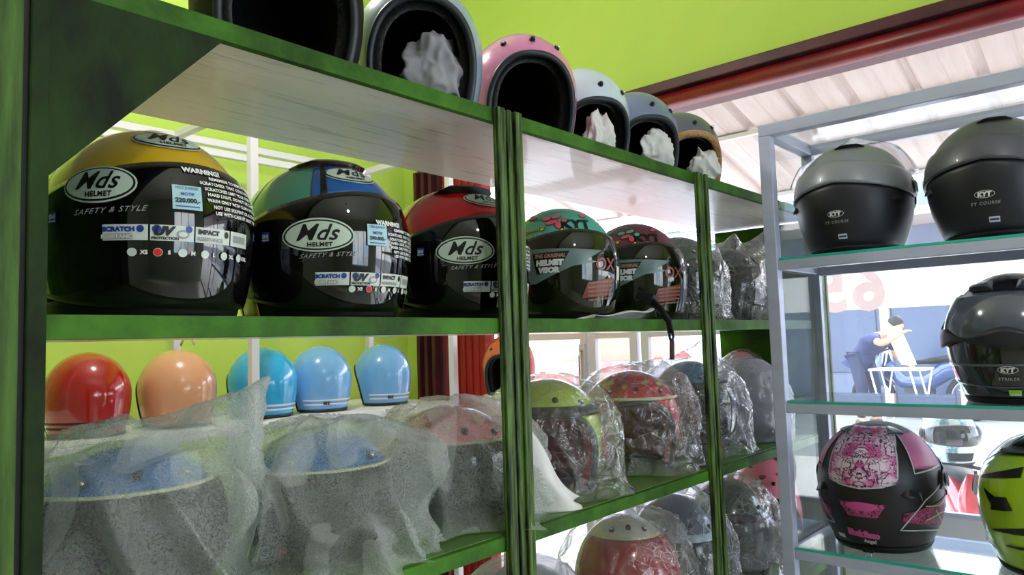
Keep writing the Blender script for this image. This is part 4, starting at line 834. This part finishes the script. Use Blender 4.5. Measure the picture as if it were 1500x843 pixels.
NEON = mat('neon_yellow_paint', hexc(172, 214, 16), .2, coat=.8)
def yeld(t, S, sh):
    mb = MB()
    S.patch(mb, 120, 240, lambda a: 46, lambda a: 84, .0025, .002, SMK, 30, 8); band(S, mb, [(110, 30), (130, 44), (180, 47), (230, 44), (250, 30)], INK, .004, .003); mb.build('crown_panel', t)
    for sg in (-1, 1):
        mb = MB()
        for (a, p_, pts) in [(38, 27, [(-.055, -.022), (.045, -.004), (.048, .020), (-.050, -.016)]), (40, 4, [(.002, -.022), (.034, -.006), (.030, -.002), (-.034, .020)]), (80, -10, [(-.014, -.024), (.012, -.016), (.014, .018), (-.006, .016)]), (26, -20, [(-.050, -.010), (.030, -.004), (.032, .012), (-.046, -.006)]), (22, -34, [(-.034, -.004), (.026, -.004), (.026, .004), (-.030, -.001)]), (60, -40, [(-.034, .006), (.020, -.008), (.022, .000), (-.030, .010)])]:
            if sg > 0: pts = [(-pts[1][0], pts[1][1]), (-pts[0][0], pts[0][1]), (-pts[3][0], pts[3][1]), (-pts[2][0], pts[2][1])]
            S.wrap(mb, quad2(pts, 10, 6), 180 + sg * a, p_, .0022, INK, 0)
        band(S, mb, [(180 + sg * 96, 14), (180 + sg * 66, 6), (180 + sg * 64, -26), (180 + sg * 54, -30)], INK)
        mb.build('black_flame_graphic', sh)
    for sg in (-1, 1): vent(t, S, 180 + sg * 34, 2, .05, .026, BLACK, 'rear_vent', rot=-sg * 8, off=.009)
    for a in (150, 180, 210): vent(t, S, a, 62, .03, .04, BLACK, 'crown_vent', off=.006)
full_helmet('neon yellow full-face helmet with black flames, cut off at the right edge', (1.948, .200, SZ[2] + .004), R(90), NEON, g, decorate=yeld, clear=False, rx=.134, ry=.156, ht=.142, zb=.138)

# ================================================================== OUTSIDE
GZ = .06
struct(MB().box(WX + .15, -30, -.2, 7.2, 30, GZ - .01, CONCRETE).build('pavement_ground'))
struct(MB().box(7.2, -30, -.25, 40, 30, GZ - .06, ASPHALT).build('street_ground'))
# awning of ribbed sheets falling outwards
aw = thing('awning', 'cream ribbed sheet awning sloping down outside the shop', 'awning', (WX + .15, 0, H + 1.13)); sl = math.tan(R(14.2)); LEN = 1.35
def awn(off):
    def f(u, v):
        y = -5 + 10 * v; ph = (y / .235) % 1; rib = .022 * (1 if .84 < ph < .94 else ((ph - .78) / .06 if .78 < ph <= .84 else ((1 - ph) / .06 if ph >= .94 else 0))) + .004 * (.36 < ph < .40); x = LEN * u
        return Vector((x, y, -x * sl + rib + off))
    return f
mb = MB(); mb.shell(awn(0), awn(-.002), 2, 1000, ROOFSH); 
for i in range(len(mb.sm)): mb.sm[i] = False
mb.build('roof_sheet', aw)
for x in (.60, 1.3):
    mb = MB(); mb.box(x, -5, -x * sl - .030, x + .02, 5, -x * sl - .010, ALUW); mb.build('purlin', aw)
for y in (-3.6, 3.4):
    mb = MB(); mb.box(1.28, y, -(H + 1.13) + GZ, 1.33, y + .05, -.37, ALUW); mb.build('post', aw)
# banner hanging from the awning edge (printed face to the street, ink showing through)
BANP = mat('banner_show_through_ink', hexc(238, 208, 214), .7); BANW = thin('banner_cloth', (1, 1, 1, 1), 0, rough=.6, haze=.98, haze_col=(.95, .94, .95, 1), gloss=.05)
bn = thing('banner', 'white banner with big pale red numerals seen from behind, hanging under the awning', 'banner', (4.06, .2, H + .39))
mb = MB(); mb.box(0, -1.6, -.27, .002, 1.6, 0, BANW); mb.build('cloth', bn)
mb = MB(); vs, fs = glyphs('65', .32, 0, .012, 1.15, sub=False)
mb.add([(-.003, 1.0 + v[0], -.155 + v[1]) for v in vs], fs, BANP, False); vs, fs = glyphs('PROMO', .28, 0, .010, 1.1, sub=False)
mb.add([(-.003, -.55 + v[0], -.135 + v[1]) for v in vs], fs, BANP, False) if False else None
mb.build('numerals', bn)
# low vinyl sign on the street glass, lettering readable from the street
vs_ = MB(); vs_.box(WX + .03, -.5, 0, WX + .045, 1.05, H - .575, mat('vinyl_sheet', hexc(232, 222, 226), .5)); vs_.box(WX + .025, -.5, H - .575, WX + .05, 1.05, H - .56, ALU)
sg_ = tag(vs_.build('low_sign_board'), 'pale low board with reversed faded letters standing across the shop opening', 'sign'); mb = MB()
for tx, dz, c in (('ROC', -.085, 'faded_grey_ink'), ('HEL', -.20, 'faded_pink_ink')):
    v2, f2 = glyphs(tx, .125, 0, .005, 1.15, sub=False); mb.add([(WX + .028, .30 + v[0], H - .56 + dz + v[1]) for v in v2], f2, mat(c, hexc(182, 168, 180) if 'grey' in c else hexc(230, 190, 202), .6), False)
mb.build('lettering', sg_)

# building across the street
DKW = mat('dark_window_glass', hexc(70, 82, 110), .2); BWALL = mat('grey_blue_wall', hexc(120, 128, 150), .8, col2=hexc(104, 112, 134), noise_scale=2); BPOST = mat('cream_post_paint', hexc(220, 205, 195), .7)
bd = thing('shop_building', 'grey blue shop front with dark windows across the street', 'building', (13.2, 2.5, 0))
MB().box(0, -9, 0, .3, 3.4, 3.6, BWALL).build('facade', bd)
for k in range(11): MB().box(-.03, -8.6 + k * 1.07, .55 if k % 2 else .2, .0, -8.6 + k * 1.07 + .82, 2.5, DKW).build('window', bd)
for k in range(12): MB().box(-.12, -8.82 + k * 1.07, 0, -.0, -8.82 + k * 1.07 + .13, 2.9, BPOST).build('pillar', bd)
MB().box(-1.2, -9, 2.9, .3, 3.4, 3.02, BPOST).build('canopy', bd)
for y, z, w_, h_ in ((-.62, .95, .34, .26), (-.60, 1.35, .42, .26), (-1.35, 1.15, .30, .30)): MB().box(-.14, y, z, -.122, y + w_, z + h_, STICKW).build('notice', bd)

# folding table and the man at it
TW = mat('pale_table_top', hexc(222, 200, 180), .5)
tb = thing('folding_table', 'pale folding table with white crossed legs on the far pavement', 'table', (10.0, 2.43, GZ - .06), R(90))
MB().box(-.31, -.25, .73, .31, .25, .755, TW).build('table_top', tb, .004)
for x in (-.22, .22):
    mb = MB(); mb.tube([(x - .07, -.22, .73), (x + .07, -.22, .01)], .011, ALUW); mb.tube([(x + .07, .22, .73), (x - .07, .22, .01)], .011, ALUW); mb.tube([(x + .06, -.22, .06), (x - .06, .22, .06)], .008, ALUW); mb.tube([(x + .07, -.22, .73), (x - .07, -.22, .01)], .011, ALUW); mb.build('leg_frame', tb)
SKIN = mat('skin', hexc(196, 140, 112), .6); NAVY = mat('navy_cloth', hexc(44, 54, 92), .85); TROU = mat('dark_trouser_cloth', hexc(40, 46, 74), .85); HAIR = mat('dark_hair', hexc(24, 22, 24), .7); SHOE = mat('brown_shoe', hexc(90, 70, 60), .6)
def skin_body(name, joints, edges, m, parent, sub=2):
    bm = bmesh.new(); ly = bm.verts.layers.skin.verify(); vv = []
    for i, j in enumerate(joints):
        v = bm.verts.new(j[0]); r_ = j[1]; v[ly].radius = r_ if isinstance(r_, tuple) else (r_, r_); v[ly].use_root = (i == 0); vv.append(v)
    for e in edges: bm.edges.new((vv[e[0]], vv[e[1]]))
    me = bpy.data.meshes.new(name); bm.to_mesh(me); bm.free(); o = bpy.data.objects.new(name, me); C.objects.link(o); o.parent = parent; me.materials.append(m)
    md = o.modifiers.new('skin', 'SKIN')
    md.use_smooth_shade = True; s_ = o.modifiers.new('sub', 'SUBSURF'); s_.levels = sub; s_.render_levels = sub
    return o
man = thing('person', 'person in navy t-shirt bending over the folding table holding a white sheet', 'person', (10.28, 2.92, GZ - .06), R(-118))
# local: +X is towards the viewer's right after the turn; leaning towards the table (local +x ... world -Y)
J = [((-.06, 0, .92), .09), ((.06, 0, 1.00), .09), ((.28, 0, 1.12), .11), ((.37, 0, 1.16), (.065, .065)), ((.45, 0, 1.19), .055),
     ((.27, .18, 1.11), .056), ((.28, .25, .90), .044), ((.42, .20, .82), .034), ((.48, .18, .80), .028),
     ((.30, -.18, 1.14), .056), ((.50, -.25, 1.06), .044), ((.62, -.13, 1.14), .034), ((.65, -.07, 1.18), .028),
     ((-.06, .09, .86), .085), ((.03, .12, .48), .062), ((-.02, .12, .09), .042), ((.10, .13, .045), .038), ((-.06, -.09, .86), .085), ((.05, -.12, .48), .062), ((.0, -.12, .09), .042), ((.12, -.13, .045), .038)]
Eg = [(0, 1), (1, 2), (2, 3), (3, 4), (2, 5), (5, 6), (6, 7), (7, 8), (2, 9), (9, 10), (10, 11), (11, 12), (0, 13), (13, 14), (14, 15), (15, 16), (0, 17), (17, 18), (18, 19), (19, 20)]
skin_body('body', J, Eg, SKIN, man)
def grow(idx, add): return [(J[i][0], tuple(a + add for a in (J[i][1] if isinstance(J[i][1], tuple) else (J[i][1],) * 2))) for i in idx]
mid = lambda a, b, t_: tuple(a[k] * (1 - t_) + b[k] * t_ for k in range(3))
sh_ = [((-.07, 0, .88), .145), ((.05, 0, .99), .135), ((.26, 0, 1.09), .15), (J[5][0], .078), (J[9][0], .078), (mid(J[5][0], J[6][0], .7), .066), (mid(J[9][0], J[10][0], .7), .066), ((-.09, 0, .84), .14)]
skin_body('t_shirt', sh_, [(0, 1), (1, 2), (2, 3), (2, 4), (3, 5), (4, 6), (0, 7)], NAVY, man)
tr_ = grow([0, 13, 14, 15, 17, 18, 19], .018); tr_ = [(((j[0][0], j[0][1], j[0][2] - (.03 if i == 0 else 0))), j[1]) for i, j in enumerate(tr_)]
skin_body('trousers', tr_, [(0, 1), (1, 2), (2, 3), (0, 4), (4, 5), (5, 6)], TROU, man)
mb = MB()
def headf(u, v):
    a, b = 2 * PI * u, PI * v; d = Vector((math.cos(a) * math.sin(b), math.sin(a) * math.sin(b), math.cos(b))); r_ = Vector((.098 * d.x, .076 * d.y, .118 * d.z))
    if d.z < 0: r_.x *= 1 - .25 * d.z * d.z; r_.y *= 1 + .35 * d.z
    if d.x > .9 and -.45 < d.z < .1: r_.x += .02 * (1 - abs(d.z + .2) / .4) * max(0, 1 - abs(d.y) * 5)
    return r_
mb.grid(headf, 32, 20, SKIN, wrap=True); hd = mb.build('head', man); hd.location = (.51, 0, 1.265); hd.rotation_euler = (0, R(35), 0)
mb = MB(); 
for sg in (-1, 1): mb.lathe([(.001, -.008), (.012, -.006), (.014, 0), (.011, .006), (.001, .008)], SKIN, 12, (-.005, sg * .078, -.005), 'y'); mb.lathe([(.001, -.003), (.008, 0), (.001, .003)], INK, 10, (.088, sg * .03, .015), 'x')
mb.box(.090, -.022, -.062, .094, .022, -.056, mat('lip_tone', hexc(150, 80, 74), .6)); mb.build('face_features', hd)
mb = MB(); mb.grid(lambda u, v: (lambda p_: p_ * 1.07 + Vector((-.016, 0, .010)))(headf(u, v * .46)), 32, 12, HAIR, wrap=True); mb.build('hair', hd)
for k, (hp, dr) in enumerate((((.48, .18, .80), Vector((.9, -.1, -.35))), ((.65, -.07, 1.18), Vector((.3, .8, .3))))):
    dr.normalize(); b0 = Vector(hp); sdv = dr.cross(Vector((0, 0, 1))).normalized(); mb = MB(); mb.tube([b0 - dr * .02, b0 + dr * .03, b0 + dr * .075], [.024, .036, .034], SKIN, 10, r2=.55)
    for q in range(4): s0 = b0 + dr * .07 + sdv * (-.027 + .018 * q); ln = (.055, .066, .062, .048)[q]; mb.tube([s0, s0 + dr * ln * .5 + Vector((0, 0, -.004)), s0 + dr * ln + Vector((0, 0, -.018))], [.009, .008, .006], SKIN, 6)
    s0 = b0 + dr * .02 - sdv * .03; mb.tube([s0, s0 - sdv * .022 + dr * .02, s0 - sdv * .028 + dr * .045], [.011, .009, .007], SKIN, 6); mb.build('hand', man)
mb = MB()
for y in (.12, -.12): mb.tube([(-.06, y, .045), (.04, y, .05), (.16, y, .035)], [.045, .05, .036], SHOE, 10)
mb.build('shoes', man)
mb = MB(); mb.shell(lambda u, v: (9.95 - .05 * math.sin(3 * u), 2.40 + .17 * u - .16 * (1 - v), .80 + GZ - .06 + .48 * v - .05 * u * v), lambda u, v: (9.953 - .05 * math.sin(3 * u), 2.40 + .17 * u - .16 * (1 - v), .80 + GZ - .06 + .48 * v - .05 * u * v), 10, 10, TISSUE)
tag(mb.build('paper_sheet'), 'white sheet held up by the person at the folding table', 'paper')

# motorcycles
def motorcycle(label, loc, rz, body, group, sc_=1.0, red_frame=False):
    t = thing('motorcycle', label, 'motorcycle', loc, rz, group); t.scale = (sc_,) * 3
    TY = mat('tyre_rubber', hexc(34, 34, 38), .8); DK = mat('dark_engine_metal', hexc(64, 66, 74), .45, metal=.6)
    for x in (-.62, .62):
        mb = MB(); mb.tube([(x + .27 * math.cos(k * PI / 16), 0, .305 + .27 * math.sin(k * PI / 16)) for k in range(32)], .035, TY, 10, closed=True)
        mb.tube([(x + .23 * math.cos(k * PI / 16), 0, .305 + .23 * math.sin(k * PI / 16)) for k in range(32)], .012, CHROME, 8, closed=True)
        for k in range(10): mb.tube([(x, 0, .305), (x + .23 * math.cos(k * PI / 5), 0, .305 + .23 * math.sin(k * PI / 5))], .005, CHROME, 5)
        mb.tube([(x, -.05, .305), (x, .05, .305)], .035, DK, 12); mb.build('wheel', t)
    mb = MB(); 
    for y in (-.07, .07): mb.tube([(.62, y, .305), (.50, y, .62), (.42, y, .92)], .018, CHROME, 8)
    mb.build('front_fork', t)
    mb = MB(); mb.tube([(.44, -.30, .98), (.42, -.16, .96), (.46, 0, .93), (.42, .16, .96), (.44, .30, .98)], .014, BLACK, 8)
    for y in (-.33, .33): mb.tube([(.44, y, .985), (.43, y * .80, .98)], .02, RUBBER, 8)
    mb.build('handlebar', t)
    for y in (-.25, .25): mb = MB(); mb.tube([(.44, y, .97), (.42, y * 1.15, 1.10)], .006, CHROME, 6); mb.lathe([(.001, -.01), (.04, -.008), (.045, 0), (.04, .01), (.001, .012)], BLACK, 16, (.41, y * 1.2, 1.13), 'x'); mb.build('mirror', t)
    mb = MB()
    def fair(u, v): a = PI * (u - .5) * 1.1; z = .45 + .45 * v; r_ = .13 + .07 * math.sin(PI * v); return (.44 + .16 * math.cos(a) * math.sin(PI * (v * .8 + .15)), r_ * math.sin(a), z)
    mb.shell(fair, lambda u, v: tuple(Vector(fair(u, v)) - Vector((.012, 0, 0))), 16, 12, body); mb.build('front_shield', t)
    mb = MB(); mb.lathe([(.001, .03), (.06, .02), (.075, 0), (.07, -.05)], mat('headlamp_glass', hexc(220, 225, 235), .05, coat=1), 20, (.60, 0, .84), 'x'); mb.build('headlamp', t)
    mb = MB(); mb.tube([(.40, 0, .74), (.20, 0, .50), (-.10, 0, .48), (-.35, 0, .66), (-.62, 0, .74), (-.84, 0, .80)], [.07, .09, .11, .12, .10, .05], body, 14, r2=1.1); mb.build('body_panel', t)
    mb = MB(); mb.tube([(.02, 0, .77), (-.2, 0, .79), (-.5, 0, .84), (-.74, 0, .86)], [.05, .10, .11, .06], BLACKM, 12, r2=.45); mb.build('seat', t)
    mb = MB(); mb.obox((.0, 0, .33), .34, .20, .20, DK); mb.tube([(-.06, -.12, .28), (-.4, -.15, .28), (-.82, -.16, .40)], [.02, .035, .045], CHROME, 10); mb.tube([(-.62, .05, .305), (0, .08, .33)], .02, DK, 8); mb.build('engine', t)
    mb = MB(); mb.shell(lambda u, v: (.62 + .32 * math.cos(PI * (.25 + .6 * u)), -.07 + .14 * v, .305 + .32 * math.sin(PI * (.25 + .6 * u))), lambda u, v: (.62 + .31 * math.cos(PI * (.25 + .6 * u)), -.07 + .14 * v, .305 + .31 * math.sin(PI * (.25 + .6 * u))), 14, 3, body); mb.build('mudguard', t)
    return t
gm = 'motorcycles parked outside'
motorcycle('small red and white motorcycle parked just outside the shop window', (3.92, .70, GZ - .008), R(205), mat('red_fairing', hexc(205, 40, 56), .2, coat=.8), gm, .60)
motorcycle('dark blue motorcycle parked across the street behind the table', (11.4, 2.55, GZ - .06), R(84), mat('blue_fairing', hexc(52, 74, 120), .2, coat=.8), gm)
motorcycle('red motorcycle parked near the corner of the shop', (4.5, 2.25, GZ - .008), R(165), mat('scarlet_fairing', hexc(225, 60, 70), .2, coat=.8), gm, .85)
full_helmet('white and teal full-face helmet hung on the parked motorcycle', (3.68, .72, H - .565), R(-60), mat('white_teal_paint', hexc(200, 220, 222), .25, coat=.6, col2=hexc(90, 140, 150), noise_scale=9, ramp=(.45, .5)), None, rx=.11, ry=.13, ht=.115, zb=.11)

# red roadside stall and umbrella seen past the sliding door
UMB = mat('orange_canopy_cloth', hexc(232, 92, 60), .8); STR = mat('red_stall_cloth', hexc(226, 104, 92), .8, col2=hexc(240, 170, 150), noise_scale=3, ramp=(.4, .6))
st = thing('market_stall', 'red roadside stall with white posts seen through the glass door', 'stall', (11.6, 9.2, GZ - .06), R(-50))
MB().box(-1.6, -.5, .35, 1.6, .5, 1.12, STR).build('counter', st)
for x in (-1.6, -.5, .5, 1.6): MB().tube([(x, -.5, 0), (x, -.5, 2.1)], .03, ALUW).build('post', st)
MB().grid(lambda u, v: (-1.8 + 3.6 * u, -.8 + 1.6 * v, 1.95 + .25 * math.sin(PI * v)), 8, 10, STR).build('canopy', st)
for nm, lb, x, y, c in (('market_umbrella', 'orange umbrella beside the red roadside stall', 9.9, 6.3, UMB), ('market_umbrella', 'orange umbrella further right than the roadside stall', 14.0, 8.7, UMB)):
    u_ = thing(nm, lb, 'umbrella', (x, y, GZ - .06), 0, 'orange umbrellas by the road'); MB().tube([(0, 0, 0), (0, 0, 1.42)], .025, ALUW).build('pole', u_)
    MB().shell(lambda u, v: (1.0 * v * math.cos(2 * PI * u), 1.0 * v * math.sin(2 * PI * u), 1.42 - .5 * v * v), lambda u, v: (1.0 * v * math.cos(2 * PI * u), 1.0 * v * math.sin(2 * PI * u), 1.41 - .5 * v * v), 16, 8, c, wrap=True).build('canopy', u_)
retro_helmet('orange red open-face helmet on a stand by the glass door', (2.36, 2.08, H - .20), R(-60), paint('orange_red_paint', 214, 84, 56), None, rx=.112)
sd_ = thing('helmet_stand', 'white pedestal stand under the orange red helmet', 'stand', (2.36, 2.08, 0)); MB().lathe([(.001, 0), (.15, 0), (.15, .02), (.02, .04), (.02, H - .24), (.11, H - .225), (.11, H - .21), (.001, H - .21)], ALUW, 24).build('pedestal', sd_)
